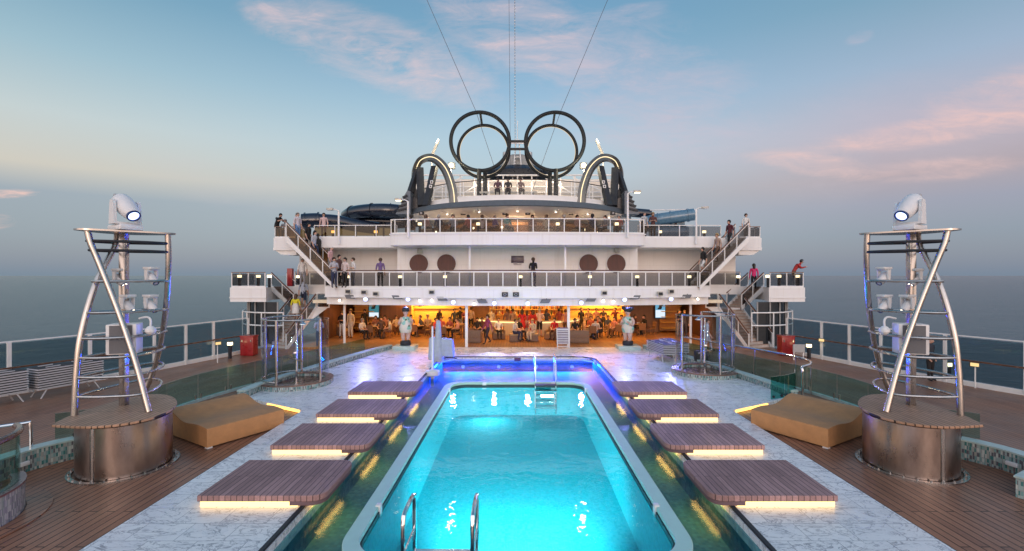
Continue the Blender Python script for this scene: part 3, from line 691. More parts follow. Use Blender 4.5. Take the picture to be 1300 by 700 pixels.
def tower(mir, side):
    sg = -1 if mir else 1
    base = V(9.25, 11.35, -.12)
    t_ = thing('lighting_tower', 'steel lighting tower of twisted tubes on a drum counter, %s of the pool' % side, 'lighting tower', (sg * base.x, base.y, base.z), 'twisted tube lighting towers')
    B = lambda: MB(mir)
    # drum: ellipse in plan, turned a little
    dc = (9.32, 11.25); ang = R(58)
    B().lathe((*dc, -.12), [(1.12, 0), (1.12, .03), (1.02, .03)], 48, sx=1.0, sy=.94, rz=ang, cap=False).build('floor_flange', m_steel, t_)
    B().lathe((*dc, -.12), [(.96, .02), (.96, 1.17)], 64, sx=1.04, sy=.94, rz=ang).build('drum', m_drum, t_, smooth=60)
    for k in range(26):
        a = 2 * math.pi * k / 26; x, y = 1.06 * math.cos(a), 1.06 * .94 * math.sin(a)
        p = (dc[0] + x * math.cos(ang) - y * math.sin(ang), dc[1] + x * math.sin(ang) + y * math.cos(ang))
        B().cyl((*p, -.09), (*p, -.055), .022, seg=6).build('bolt', m_steel, t_)
    for a in (-2.62, -1.1, .6):
        x, y = 1.0 * math.cos(a), .91 * math.sin(a)
        p = (dc[0] + x * math.cos(ang) - y * math.sin(ang), dc[1] + x * math.sin(ang) + y * math.cos(ang))
        B().cyl((*p, -.1), (*p, 1.06), .045, seg=10).build('seam_rib', m_steel, t_)
    # counter: leaf-shaped plate
    lp = [(10.22, 10.36), (9.75, 10.28), (9.2, 10.26), (8.72, 10.45), (8.42, 10.9), (8.45, 11.5), (8.75, 12.15), (9.3, 12.75), (9.9, 13.05), (10.35, 12.9), (10.5, 12.3), (10.5, 11.6), (10.42, 10.9)]
    P = smooth_path([(x, y, 0) for x, y in lp + lp[:1]], 4)[:-1]
    B().prism([(p.x, p.y) for p in P], 1.06, 1.12).build('counter_top', m_round, t_, smooth=30, bevel=.012)
    # legs: three thick tubes, bowed and twisted
    A0, A1 = V(10.36, 11.05, 1.12), V(10.42, 12.15, 5.46)
    B0, B1 = V(8.86, 11.35, 1.12), V(10.26, 11.28, 5.46)
    C0, C1 = V(10.28, 13.0, 1.12), V(9.1, 12.3, 5.46)
    def leg(pts, r=.068): B().tube(smooth_path(pts, 8), r, 16).build('leg', m_steel, t_, smooth=60)
    leg([A0, V(10.36, 11.1, 2.1), V(10.33, 11.2, 3.05), V(10.26, 11.5, 4.2), V(10.2, 11.95, 5.1), V(10.2, 12.05, 5.46)])
    leg([B0, V(9.2, 11.4, 2.25), V(9.62, 11.42, 3.45), V(10.02, 11.36, 4.6), V(10.2, 11.3, 5.15), B1])
    leg([C0, V(9.95, 13.0, 1.95), V(9.56, 12.75, 2.95), V(9.28, 12.5, 3.75), V(9.12, 12.35, 4.7), C1])
    # centre mast
    mx, my = 9.95, 11.95
    B().box((mx, my, 3.28), (.15, .15, 4.34), bev=.01).build('mast', m_steel, t_)
    # bowed hoops
    for z, w in ((1.55, .1), (2.0, .1), (2.45, .06), (2.9, 0), (3.5, 0), (4.25, -.0), (5.0, 0), (5.22, 0)):
        f = (z - 1.12) / 4.34
        def on(pts, z):
            for p, q in zip(pts, pts[1:]):
                if p.z <= z <= q.z: return p.lerp(q, (z - p.z) / (q.z - p.z))
            return pts[-1]
        la = on(smooth_path([A0, V(10.36, 11.1, 2.1), V(10.33, 11.2, 3.05), V(10.26, 11.5, 4.2), V(10.2, 11.95, 5.1), V(10.2, 12.05, 5.46)], 8), z)
        lb = on(smooth_path([B0, V(9.2, 11.4, 2.25), V(9.62, 11.42, 3.45), V(10.02, 11.36, 4.6), V(10.2, 11.3, 5.15), B1], 8), z)
        lc = on(smooth_path([C0, V(9.95, 13.0, 1.95), V(9.56, 12.75, 2.95), V(9.28, 12.5, 3.75), V(9.12, 12.35, 4.7), C1], 8), z)
        mid = (la + lb + lc) / 3
        out = lambda a, b, k: (a + b) / 2 + ((a + b) / 2 - mid).normalized() * k
        lp_ = smooth_path([la, out(la, lb, .16), lb, out(lb, lc, .3), lc, out(lc, la, .16), la], 6)[:-1]
        B().tube(lp_, .034, 8, closed=True).build('hoop', m_steel if z < 3.2 else m_dark if z > 4.9 else m_steel, t_)
        for q in (la, lb, lc): B().ball(q, .06, 8, 6).build('clamp', m_dark, t_)
    # top plate
    tp = [(10.48, 11.15), (10.15, 11.08), (9.55, 11.6), (9.05, 12.15), (9.0, 12.45), (9.5, 12.6), (10.25, 12.5), (10.55, 11.95)]
    P = smooth_path([(x, y, 0) for x, y in tp + tp[:1]], 4)[:-1]
    B().prism([(p.x, p.y) for p in P], 5.46, 5.50).build('top_plate', m_steel, t_, smooth=30)
    # equipment
    moving_head(mir, V(9.72, 11.72, 5.50), R(205), .98, None, 'large white moving head light glowing blue on top of the %s tower' % side, 'large moving head lights on the towers')
    for (px, py, Y, wh) in ((152, 341, 11.95, 'upper inner'), (192, 339, 12.2, 'upper outer'), (162, 374, 11.95, 'lower inner'), (191, 374, 12.3, 'lower outer')):
        X = -(px - CX) * Y / F
        moving_head(mir, V(X, Y, GZ(py, Y)), R(195), .47, None, 'small white spotlight hanging in the %s tower, %s of its four' % (side, wh), 'small spotlights in the towers', lens=e_warmspot if 'inner' in wh else M('glass_lens', (.6, .62, .65), .1), hang=True, tilt=-38)
    c = V(-(170 - CX) * 12.0 / F, 11.72, GZ(428, 12.0))
    s = thing('loudspeaker', 'grey column loudspeaker box hanging inside the %s lighting tower' % side, 'loudspeaker', (sg * c.x, c.y, c.z), 'loudspeakers in the towers')
    B().box(c, (.62, .42, .74), rz=R(-20), bev=.03).build('cabinet', m_white2, s); 
    gn = Matrix.Rotation(R(-20), 4, 'Z') @ V(-.0, -.215, 0)
    B().box(c + gn, (.46, .02, .68), rz=R(-20)).build('grille', m_greybox, s)
    c = V(-(199 - CX) * 11.9 / F, 11.7, GZ(414, 11.9))
    s = thing('dome_camera', 'white dome camera on a bent arm in the %s lighting tower' % side, 'camera', (sg * c.x, c.y, c.z), 'dome cameras in the towers')
    B().ball(c + V(0, 0, -.1), (.11, .11, .10), 14, 8).build('dome', m_white2, s)
    B().lathe(c + V(0, 0, -.1), [(.12, -.02), (.12, .04), (.07, .1), (.03, .12)], 14).build('hood', m_white2, s)
    B().tube(smooth_path([c + V(0, 0, .02), c + V(0, 0, .17), c + V(.1, .02, .24), c + V(.34, .08, .2)], 4), .024, 8).build('arm', m_white2, s)
tower(True, 'left'); tower(False, 'right')

# ---------------------------------------------------------------- curved mosaic benches and glass near the edges of the frame
for mir, side in ((True, 'left'), (False, 'right')):
    sg = -1 if mir else 1
    t_ = thing('mosaic_bench', 'curved low mosaic wall beyond the drum of the %s tower' % side, 'low wall', (sg * 10.6, 11, -.12), 'curved mosaic walls')
    pts = smooth_path([(9.95, 12.4, 0), (10.75, 12.0, 0), (11.35, 11.1, 0), (11.45, 10.1, 0), (11.2, 9.3, 0)], 5)
    MB(mir).wallstrip(pts, -.12, .33, .30).build('tiled_wall', m_mos, t_, smooth=0)
    MB(mir).wallstrip(pts, .332, .37, .34).build('cap', m_cope2, t_, smooth=0)
    q = V(10.95, 10.6, 0); MB(mir).box((11.24, 10.75, .1), (.06, .22, .1), rz=R(15), bev=.02).build('step_light', m_white2, t_)
    gl = thing('glass_screen', 'single green glass pane standing behind the %s lighting tower' % side, 'glass screen', (sg * 11.3, 12.4, -.12), 'single glass panes behind the towers')
    MB(mir).wallstrip([(10.65, 12.15), (11.35, 11.6)], .38, 1.0, .02).build('glass_pane', g_bal, gl)
    MB(mir).wallstrip([(10.9, 11.98), (11.1, 11.8)], .34, .46, .06).build('clamp', m_dark, gl)
# left corner: curved stair balustrade of glass with teak rail on a mosaic base
t_ = thing('curved_balustrade', 'curved glass balustrade with teak handrail on mosaic base at the left edge', 'balustrade', (-9.6, 8.4, -.12))
pts = arc((-10.6, 8.3), 1.28, -80, 62, 16)
MB().wallstrip(pts, -.115, .42, .16).build('mosaic_base', MOSAIC('lilac_mosaic', [(.30, .28, .34), (.42, .40, .46), (.2, .2, .26), (.5, .48, .5)], .02, .11), t_, smooth=40)
MB().wallstrip(pts, .422, .46, .2).build('base_cap', M('wine_stone', (.20, .09, .10), .3), t_, smooth=40)
MB().wallstrip(pts, .46, 1.36, .02).build('glass_panel', g_bal, t_, smooth=40)
MB().tube([(x, y, 1.40) for x, y in pts], .062, 10).build('handrail', m_teak, t_)
MB().tube(smooth_path([(-10.6, 8.6, .4), (-10.6, 8.6, 1.2), (-10.5, 8.66, 1.27), (-10.0, 8.9, 1.27)], 3), .03, 8).build('grab_rail', m_chrome, t_)
MB().lathe((-10.6, 8.3, -.12), [(1.75, 0), (1.75, .02), (1.38, .02)], 40, cap=False).build('floor_ring', m_deck, t_)
t_ = thing('grab_rail', 'bent steel grab rail standing alone at the far left edge of the deck', 'handrail', (-11.9, 10.6, -.12))
MB().tube(smooth_path([(-12.2, 10.3, -.12), (-12.2, 10.3, .85), (-12.1, 10.4, .95), (-11.5, 11.0, .95), (-11.42, 11.08, .85), (-11.42, 11.08, -.12)], 4), .035, 8).build('rail', m_chrome, t_)
# right corner: mosaic block and rail
t_ = thing('mosaic_block', 'square mosaic bench end at the right edge beyond the tower', 'bench', (10.6, 9.5, -.12))
MB().box((10.75, 9.55, .08), (1.0, .7, .40), rz=R(28)).build('tiled_block', m_mos, t_, smooth=0)
MB().box((10.75, 9.55, .30), (1.05, .75, .036), rz=R(28)).build('cap', m_cope2, t_, smooth=0)
t_ = thing('grab_rail', 'bent steel grab rail behind the mosaic bench at the right edge', 'handrail', (12.2, 11.2, -.12))
MB().tube(smooth_path([(11.95, 11.0, -.12), (11.95, 11.0, .85), (12.05, 11.05, .95), (12.9, 11.3, .95), (13.0, 11.35, .85), (13.0, 11.35, -.12)], 4), .035, 8).build('rail', m_chrome, t_)
# curved handrail with glass on the right, behind the daybed
t_ = thing('curved_handrail', 'curved steel handrail above teal glass between the right shower and daybed', 'handrail', (10.6, 18.3, -.12))
hp = [GND(1020, 498), ]
pts = smooth_path([(10.25, 17.0, 1.0), (10.3, 17.1, 1.08), (10.9, 17.6, 1.08), (11.3, 18.4, 1.08), (11.2, 19.8, 1.08), (10.5, 21.6, 1.08), (9.6, 23.6, 1.08), (8.9, 25.4, 1.08)], 5)
MB().tube([(10.25, 17.0, 0), (10.25, 17.0, .9)] + pts, .045, 10).build('rail', m_chrome, t_)
for p in pts[12::6]: MB().cyl((p.x, p.y, -.1), (p.x, p.y, 1.06), .022, seg=8).build('post', m_steel, t_)
s = thing('teal_glass_panel', 'teal glass panels round the pale terrace corner beside the right daybed', 'glass screen', (9.4, 17, 0))
for a, b_ in (((8.85, 16.5), (9.45, 16.75)), ((9.5, 16.78), (10.1, 17.2)), ((10.13, 17.25), (10.5, 17.9))):
    MB().wallstrip([a, b_], .06, .85, .025).build('glass_pane', g_teal, s)
    for q in (.2, .8): MB().ball((a[0] + (b_[0] - a[0]) * q, a[1] + (b_[1] - a[1]) * q, .14), .05, 8, 6).build('clamp', m_dark, s)
# right: floor disc under the teal glass
# ---------------------------------------------------------------- superstructure
def resample(pts, step):
    P = [Vector((*p[:2], p[2] if len(p) > 2 else 0)) for p in pts]
    out = []
    for a, b in zip(P, P[1:]):
        n = max(1, round((b - a).length / step))
        out += [a.lerp(b, k / n) for k in range(n)]
    return out + [P[-1]]
def glass_rail(name, label, cat, pts, z, h, step=1.25, glass=None, group=None, post=.05, handrail=None, mid=None, kick=.10, resampled=False):
    """posts, one pane per bay, top rail, bottom rail. z may follow pts when 3-D points are given"""
    P = pts if resampled else resample(pts, step)
    P = [Vector((p[0], p[1], (p[2] if len(p) > 2 else 0) + z)) for p in P]
    c = sum(P, Vector()) / len(P)
    t_ = thing(name, label, cat, (c.x, c.y, min(p.z for p in P)), group)
    up = V(0, 0, 1)
    for p in P: MB().box(p + up * h / 2, (post, post, h), rz=math.atan2(p.x, 60)).build('post', m_white, t_, smooth=0)
    for a, b in zip(P, P[1:]):
        d = (b - a); d.z = 0; d.normalize(); n = V(-d.y, d.x, 0) * .007
        a2, b2 = a + d * (post * .5 + .01), b - d * (post * .5 + .01)
        s = MB(); s.extr([a2 + up * (kick + .03) - n, b2 + up * (kick + .03) - n, b2 + up * (h - .05) - n, a2 + up * (h - .05) - n], n * 2); s.build('glass_pane', glass or g_smoke, t_, smooth=0)
    s = MB()
    for a, b in zip(P, P[1:]): s.bar(a + up * (h + .02), b + up * (h + .02), .075, .045)
    s.build('handrail', handrail or m_white, t_, smooth=0)
    s = MB()
    for a, b in zip(P, P[1:]): s.bar(a + up * kick / 2, b + up * kick / 2, .06, kick)
    s.build('kick_rail', m_white, t_, smooth=0)
    if mid:
        s = MB()
        for a, b in zip(P, P[1:]):
            d = (b - a); n = V(d.y, -d.x, 0).normalized() * (.12 if a.x > 0 else -.12)
            n = V(-.12 if a.x > 0 else .12, 0, 0)
            s.bar(a + up * mid + n, b + up * mid + n, .07, .06)
        s.build('teak_rail', m_teak, t_, smooth=0)
        s = MB()
        for a in P:
            n = V(-.12 if a.x > 0 else .12, 0, 0); s.bar(a + up * mid, a + up * mid + n, .03, .03)
        s.build('rail_bracket', m_steel, t_, smooth=0)
    return t_

# windscreens along both sides of the ship
for mir, side in ((True, 'left'), (False, 'right')):
    sg = -1 if mir else 1
    glass_rail('windscreen_fence', 'tall smoked glass windscreen with white posts along the %s ship side' % side, 'fence',
               [(sg * x, y) for x, y in ((21.2, 9.0), (20.75, 13.5), (19.05, 17.7), (17.15, 22.3), (16.35, 25.4), (15.75, 27.6))], -.12, 2.0, 2.05, g_wind, 'windscreens along the ship sides', .11, mid=1.05, kick=.2)

Z1, Z2 = 3.62, 6.83   # balcony floor, upper deck floor
sh = thing('ship_superstructure', 'white stepped superstructure of the ship with two balconies and round wooden shutters', 'ship building', (0, 31.5, 0))
def part(s, name, mat, **k): return s.build(name, mat, sh, **k)
m_wall = PLATE('warm_white_wall', (.80, .77, .75)); m_plate = PLATE('white_ship_plating', (.80, .79, .79), 2.6, 1.6)
m_yel = M('ochre_wall', (.78, .50, .13), .6, var=.08, scale=1.0)
m_brown = M('walnut_panel', (.16, .075, .035), .45, var=.25, scale=3, stretch=(1, 1, .1))
m_floor_bar = PLANKS('bar_floor_wood', (.44, .22, .085), (.35, .17, .065), (.06, .03, .015), 2.0, .16, .008, 90, .38, .2)
# main wall between balcony and upper deck
part(MB().box((0, 33.75, (Z1 + 6.2) / 2), (31.0, .3, 6.2 - Z1)), 'front_wall', m_wall, smooth=0)
for sg in (-1, 1): part(MB().box((sg * 15.35, 38.0, 4.9), (.3, 8.2, 2.6)), 'side_wall', m_wall, smooth=0)
# slightly proud centre section
part(MB().box((0, 32.15, (Z1 + 6.18) / 2), (15.6, 2.9, 6.18 - Z1 - .02)), 'centre_bay', m_wall, smooth=0)
# balcony slab, bowed towards the pool
Rb = 43.0
def bow(x, y0=27.95, r=Rb): return y0 + r - math.sqrt(r * r - x * x)
xs = [-12.1 + 24.2 * k / 28 for k in range(29)]
front = [(x, bow(x)) for x in xs]
part(MB().prism(front + [(12.35, 32.8), (16.6, 33.0), (16.6, 34.6), (-16.6, 34.6), (-16.6, 33.0), (-12.35, 32.8)], 3.05, Z1 - .005), 'balcony_slab', m_plate, smooth=30)
fr2 = [(x, bow(x, 28.25)) for x in xs]
part(MB().prism(fr2 + [(12.1, 33.0), (-12.1, 33.0)], 2.56, 3.045), 'balcony_beam', m_plate, smooth=30)
part(MB().wallstrip([(x, y - .03) for x, y in front], 3.02, 3.07, .05), 'drip_ledge', m_white2)
part(MB().box((0, 35.2, 2.70), (26.4, 9.5, .2)), 'bar_ceiling', M('cream_ceiling', (.8, .7, .52), .6), smooth=0)
# wings of the balcony over the ship side
for mir, side in ((True, 'left'), (False, 'right')):
    wp = [(15.75, 29.6), (18.1, 29.75), (18.1, 32.5), (16.65, 34.5), (16.65, 32.0)]
    part(MB(mir).prism(wp, 2.72, Z1), 'balcony_wing', m_plate, smooth=0)
    part(MB(mir).wallstrip([(15.75, 29.57), (18.13, 29.72)], 2.95, 3.0, .03), 'wing_groove', m_white2, smooth=0)
    # glazed curved room below the wing
    rp = arc((15.2, 32.8), 3.0, -92, 20, 14)
    part(MB(mir).wallstrip(rp, -.11, 2.70, .06), 'curved_glazing', M('dark_glazing', (.02, .025, .03), .06, 0, .2), smooth=40)
    for k in range(0, 15, 2):
        p = rp[k]; d = V(p[0] - 15.2, p[1] - 32.8, 0).normalized() * .06
        part(MB(mir).box((p[0] + d.x, p[1] + d.y, 1.3), (.07, .07, 2.8)), 'mullion', M('grey_frame', (.3, .3, .3), .4), smooth=0)
    gr = [(15.2 + 3.35 * math.cos(R(a)), 32.8 + 3.35 * math.sin(R(a))) for a in range(-100, 15, 8)]
    w = thing('ring_rail', 'white curved tube railing in front of the dark glazing, %s side' % side, 'railing', ((-1 if mir else 1) * 17, 30.5, 0), 'white ring railings')
    for z in (1.25, 2.05): MB(mir).tube([(x, y, z) for x, y in gr], .045, 8).build('rail', m_white, w)
    for k in range(0, len(gr), 3): MB(mir).cyl((*gr[k], -.12), (*gr[k], 2.05), .04, seg=8).build('post', m_white, w)
# upper deck: projecting bowed centre and set-back sides
cz = [(x, 27.55 + .010 * x * x) for x in [-7.3 + 14.6 * k / 16 for k in range(17)]]
cen = cz + [(7.62, 28.25), (7.75, 29.1), (7.75, 31.6), (-7.75, 31.6), (-7.75, 29.1), (-7.62, 28.25)]
part(MB().prism(cen, 6.17, Z2), 'upper_deck_centre', m_plate, smooth=30)
part(MB().wallstrip([(-7.64, 28.2)] + [(x, y - .015) for x, y in cz] + [(7.64, 28.2)], 6.80, 6.86, .06), 'nosing', m_white2)
for mir in (False, True):
    part(MB(mir).prism([(7.76, 30.7), (13.9, 30.9), (15.95, 30.9), (15.95, 33.0), (15.2, 33.6), (7.76, 33.6)], 6.20, Z2), 'upper_deck_side', m_plate, smooth=0)
    part(MB(mir).prism([(14.45, 30.88), (15.97, 30.88), (15.97, 33.2), (14.45, 33.2)], 6.02, 6.195), 'wing_soffit', m_plate, smooth=0)
    part(MB(mir).extr([(14.5, 31.0, 6.02), (15.9, 31.0, 6.02), (15.5, 31.0, 5.75), (15.2, 31.0, 5.72), (14.5, 31.0, 5.72)], (0, 2, 0)), 'wing_corbel', m_white, smooth=0)
    part(MB(mir).box((2.9, 28.7, 4.9), (.12, .12, 2.55)), 'balcony_column', m_white, smooth=0)
    part(MB(mir).box((3.12, 28.95, 1.28), (.17, .17, 2.56), bev=.02), 'bar_column', m_white)
    part(MB(mir).cyl((11.2, 30.6, -.1), (11.2, 30.6, 2.56), .08), 'bar_column', m_white)
part(MB().box((0, 36.0, 6.5), (31, 5.0, .66)), 'upper_deck_rear', m_plate, smooth=0)
# round shutters
m_shut = M('walnut_shutter', (.085, .028, .022), .5, var=.3, scale=6, stretch=(1, 1, .12))
for px in (532, 567, 747, 782):
    c = AT(px, 335, 30.68)
    part(MB().cyl(c, c + V(0, -.09, 0), .61, seg=36), 'round_shutter', m_shut, label='round dark wooden shutter')
    part(MB().ring(c + V(0, -.06, 0), .62, .035, (0, 1, 0), 40, 8), 'shutter_rim', m_white2)
c = AT(657, 329.5, 30.66)
t_ = tag(MB().box(c + V(0, -.01, 0), (.82, .05, .46), bev=.01).build('wall_sign', M('dark_violet_sign', (.035, .02, .045), .3)), 'small dark rectangular sign on the white wall between the round shutters', 'sign')
ORG[t_.name] = c
for dz, w, x in ((.13, .6, 0.05), (.02, .26, -.14), (-.05, .26, -.14), (.0, .2, .2), (-.12, .5, 0)):
    MB().box(c + V(x, -.04, dz), (w, .012, .035)).build('sign_line', M('sign_grey', (.22, .18, .24), .5), t_, smooth=0)

# ---- handrails of the balconies
glass_rail('balcony_railing', 'long bowed balcony railing with smoked glass above the bar', 'railing', [(x, y + .06, 0) for x, y in front], Z1, .97, 1.15, None, 'balcony railings', handrail=m_white)
s = MB(); s.tube([(x, y + .06, Z1 + 1.06) for x, y in front], .035, 8); tag(s.build('teak_handrail', m_teak), 'dark teak rail running along the top of the bowed balcony', 'handrail')
glass_rail('balcony_railing', 'central upper deck railing with glass in front of the seated crowd', 'railing', [(-7.6, 29.4), (-7.55, 28.25)] + [(x, y + .07) for x, y in cz] + [(7.55, 28.25), (7.6, 29.4)], Z2, .86, 1.2, None, 'balcony railings')
for mir, side in ((True, 'left'), (False, 'right')):
    sg = -1 if mir else 1
    glass_rail('balcony_railing', 'short return of the balcony railing leading to the %s staircase' % side, 'railing', [(sg * 12.12, 29.9), (sg * 12.3, 32.7), (sg * 15.5, 32.95)], Z1, .97, 1.2, None, 'balcony railings', handrail=m_teak)
    glass_rail('balcony_railing', 'upper deck railing beside the slides, %s of the projecting centre' % side, 'railing', [(sg * 7.85, 30.78), (sg * 13.3, 30.95)], Z2, .80, 1.3, GLASS('tan_glass', (.55, .42, .26), 1.45) if mir else None, 'balcony railings')
    glass_rail('balcony_railing', 'railing on the end of the upper %s wing' % side, 'railing', [(sg * 14.55, 30.97), (sg * 15.88, 30.97), (sg * 15.88, 33.0)], Z2, .72, .7, GLASS('tan_glass', (.55, .42, .26), 1.45) if mir else None, 'balcony railings', handrail=m_teak)
    glass_rail('balcony_railing', 'railing round the lower %s wing above the sea' % side, 'railing', [(sg * 15.85, 29.68), (sg * 18.02, 29.82), (sg * 18.02, 32.4)], Z1, .93, .95, None, 'balcony railings', handrail=m_teak)

# ---- staircases
def flight(root, a, b, w, n, mir, glass=None, rails=(True, True), rail_h=.92):
    """a = top centre, b = bottom centre"""
    B = lambda: MB(mir)
    a = Vector(a); b = Vector(b); d = b - a; flat = V(d.x, d.y, 0); run = flat.length; f = flat.normalized(); sd = V(-f.y, f.x, 0)
    for k in range(n):
        p = a + flat * ((k + .5) / n) + V(0, 0, d.z * (k + 1) / n)
        B().box(p + V(0, 0, -.02), (run / n * 1.08, w, .045), rz=math.atan2(f.y, f.x)).build('tread', m_tread, root, smooth=0)
        B().box(p - f * (run / n / 2 - .01) + V(0, 0, -d.z / n / 2 - .01), (.02, w, -d.z / n - .03), rz=math.atan2(f.y, f.x)).build('riser', m_riser, root, smooth=0)
    for i, sgn in enumerate((-1, 1)):
        o = sd * (w / 2 + .04) * sgn
        B().extr([a + o + V(0, 0, .08), b + o + V(0, 0, .08), b + o + V(0, 0, -.16), a + o + V(0, 0, -.30)], sd * .05 * sgn).build('stringer', m_white, root, smooth=0)
        if not rails[i]: continue
        o = sd * (w / 2 + .065) * sgn
        m_ = max(2, round(d.length / 1.15))
        B().bar(a + o + V(0, 0, rail_h + .03), b + o + V(0, 0, rail_h + .03), .085, .05).build('teak_handrail', m_teak, root, smooth=0)
        B().bar(a + o + V(0, 0, rail_h - .03), b + o + V(0, 0, rail_h - .03), .06, .05).build('rail', m_white, root, smooth=0)
        for k in range(m_ + 1):
            p = (a + o).lerp(b + o, k / m_)
            B().box(p + V(0, 0, rail_h / 2), (.055, .055, rail_h), rz=math.atan2(f.y, f.x)).build('post', m_white, root, smooth=0)
        for k in range(m_):
            p, q = (a + o).lerp(b + o, k / m_), (a + o).lerp(b + o, (k + 1) / m_)
            dd = f * .04; nn = sd * .007
            B().extr([p + dd + V(0, 0, .16) - nn, q - dd + V(0, 0, .16) - nn, q - dd + V(0, 0, rail_h - .07) - nn, p + dd + V(0, 0, rail_h - .07) - nn], nn * 2).build('glass_pane', glass or g_smoke, root, smooth=0)
m_tread = M('stair_tread', (.42, .25, .17), .5, var=.2); m_riser = M('stair_riser', (.50, .43, .38), .5, var=.2)
for mir, side in ((True, 'left'), (False, 'right')):
    sg = -1 if mir else 1
    st = thing('staircase', 'white outdoor staircase from the pool deck up to the balcony wing, %s side' % side, 'staircase', (sg * 15, 29.5, -.12), 'pool deck staircases')
    flight(st, (14.2, 31.5, 2.2), (15.05, 29.25, -.12), 1.8, 13, mir)
    MB(mir).prism([(13.35, 31.35), (14.9, 31.62), (15.0, 32.2), (14.4, 32.9), (13.2, 32.7)], 2.1, 2.2).build('landing', m_white, st, smooth=0)
    flight(st, (16.5, 32.75, Z1), (14.75, 32.2, 2.22), 1.25, 8, mir)
    # little glazed return beside the landing
    MB(mir).extr([(12.5, 31.3, 2.3), (13.4, 31.3, 2.3), (13.75, 30.6, 1.45), (13.6, 30.6, 1.3)], (0, .06, 0)).build('bracket_plate', m_white, st, smooth=0)
    for x in (12.45, 13.25): MB(mir).box((x, 31.25, 2.75), (.07, .07, 1.0)).build('post', m_white, st, smooth=0)
    for z in (2.27, 3.24): MB(mir).box((12.85, 31.25, z), (.87, .08, .06)).build('rail', m_white, st, smooth=0)
    MB(mir).box((12.85, 31.25, 2.75), (.7, .015, .85)).build('glass_pane', g_smoke, st, smooth=0)
    su = thing('staircase', 'white staircase with teak handrails from balcony to upper deck, %s side' % side, 'staircase', (sg * 13, 30.3, Z1), 'upper staircases')
    flight(su, (14.55, 30.65, Z2), (11.15, 29.9, Z1 + .02), 1.15, 17, mir, GLASS('tan_glass', (.55, .42, .26), 1.45) if mir else None)

# ---- canopy over the upper deck: round roof with grey edge and white soffit
cc = (0, 37.6); 
cn = thing('round_canopy', 'round canopy roof with dark grey edge band and white soffit over the upper deck', 'canopy', (0, 37.6, 8.2))
MB().lathe((*cc, 0), [(8.75, 8.62), (8.8, 8.66), (8.62, 9.02), (8.45, 9.03)], 96, a0=math.pi, a1=2 * math.pi).build('edge_band', M('slate_grey_band', (.10, .115, .13), .4), cn)
MB().lathe((*cc, 0), [(8.74, 8.61), (6.9, 8.30), (5.0, 8.12), (.01, 8.1)], 96, a0=math.pi, a1=2 * math.pi).build('soffit', m_white, cn)
MB().lathe((*cc, 0), [(8.44, 9.025), (.01, 9.025)], 96, a0=math.pi, a1=2 * math.pi).build('roof_deck', m_white, cn)
MB().lathe((*cc, 0), [(8.1, 9.03), (8.1, 9.42), (7.95, 9.46), (7.8, 9.42), (7.8, 9.03)], 96, a0=math.pi * 1.02, a1=math.pi * 1.98).build('parapet', m_white, cn)
for k in range(9):
    a = math.pi * (1.1 + .8 * k / 8)
    p = V(cc[0] + 7.9 * math.cos(a), cc[1] + 7.9 * math.sin(a), 8.4)
    MB().cyl(p + V(0, 0, .05), p + V(0, 0, -.03), .06, seg=12).build('downlight', EM('dim_warm_lens', (1, .86, .66), 2.5), cn)
    q = V(cc[0] + 5.2 * math.cos(a), cc[1] + 5.2 * math.sin(a), 8.1)
    MB().bar(V(cc[0] + 8.4 * math.cos(a), cc[1] + 8.4 * math.sin(a), 8.55), q, .07, .12).build('soffit_rib', m_white2, cn)
for k, px in enumerate((535, 588, 641, 670, 725, 778)):
    p = AT(px, 271, 30.2 + abs(px - 657) * .012)
    t_ = thing('soffit_speaker', 'small black loudspeaker under the round canopy, number %d from the left' % (k + 1), 'loudspeaker', p, 'speakers under the canopy')
    t_['label'] = 'small black loudspeaker under the round canopy, ' + ('leftmost', 'second from left', 'left of the middle pair', 'right of the middle pair', 'second from right', 'rightmost')[k]
    MB().box(p, (.32, .2, .22), bev=.02).build('cabinet', m_black, t_); MB().cyl(p + V(0, -.10, 0), p + V(0, -.115, 0), .075, seg=12).build('cone', M('grey_cone', (.25, .25, .26), .4), t_)
    MB().bar(p + V(0, 0, .1), p + V(0, .3, .4), .03, .03).build('bracket', m_dark, t_)
# upper deck bar wall behind the crowd
part(MB().wallstrip(arc((0, 38.5), 6.6, 182, 358, 24), Z2, 8.1, .1), 'upper_bar_wall', m_brown, smooth=40)
part(MB().wallstrip(arc((0, 38.5), 6.68, 182, 358, 24), 7.75, 7.95, .05), 'bar_pelmet', M('copper_pelmet', (.45, .22, .08), .35, .3), smooth=40)
for k in range(10):
    a = R(192 + 156 * k / 9); p = V(6.9 * math.cos(a), 38.5 + 6.9 * math.sin(a), 7.62)
    t_ = thing('wall_lamp', 'warm glowing wall lamp on the curved upper bar wall', 'lamp', p, 'warm lamps on the upper bar wall')
    MB().ball(p, .09, 10, 8).build('bulb', e_lamp, t_); MB().cyl(p + V(0, 0, .06), p + V(0, 0, .12), .06, seg=10).build('cap', m_dark, t_)

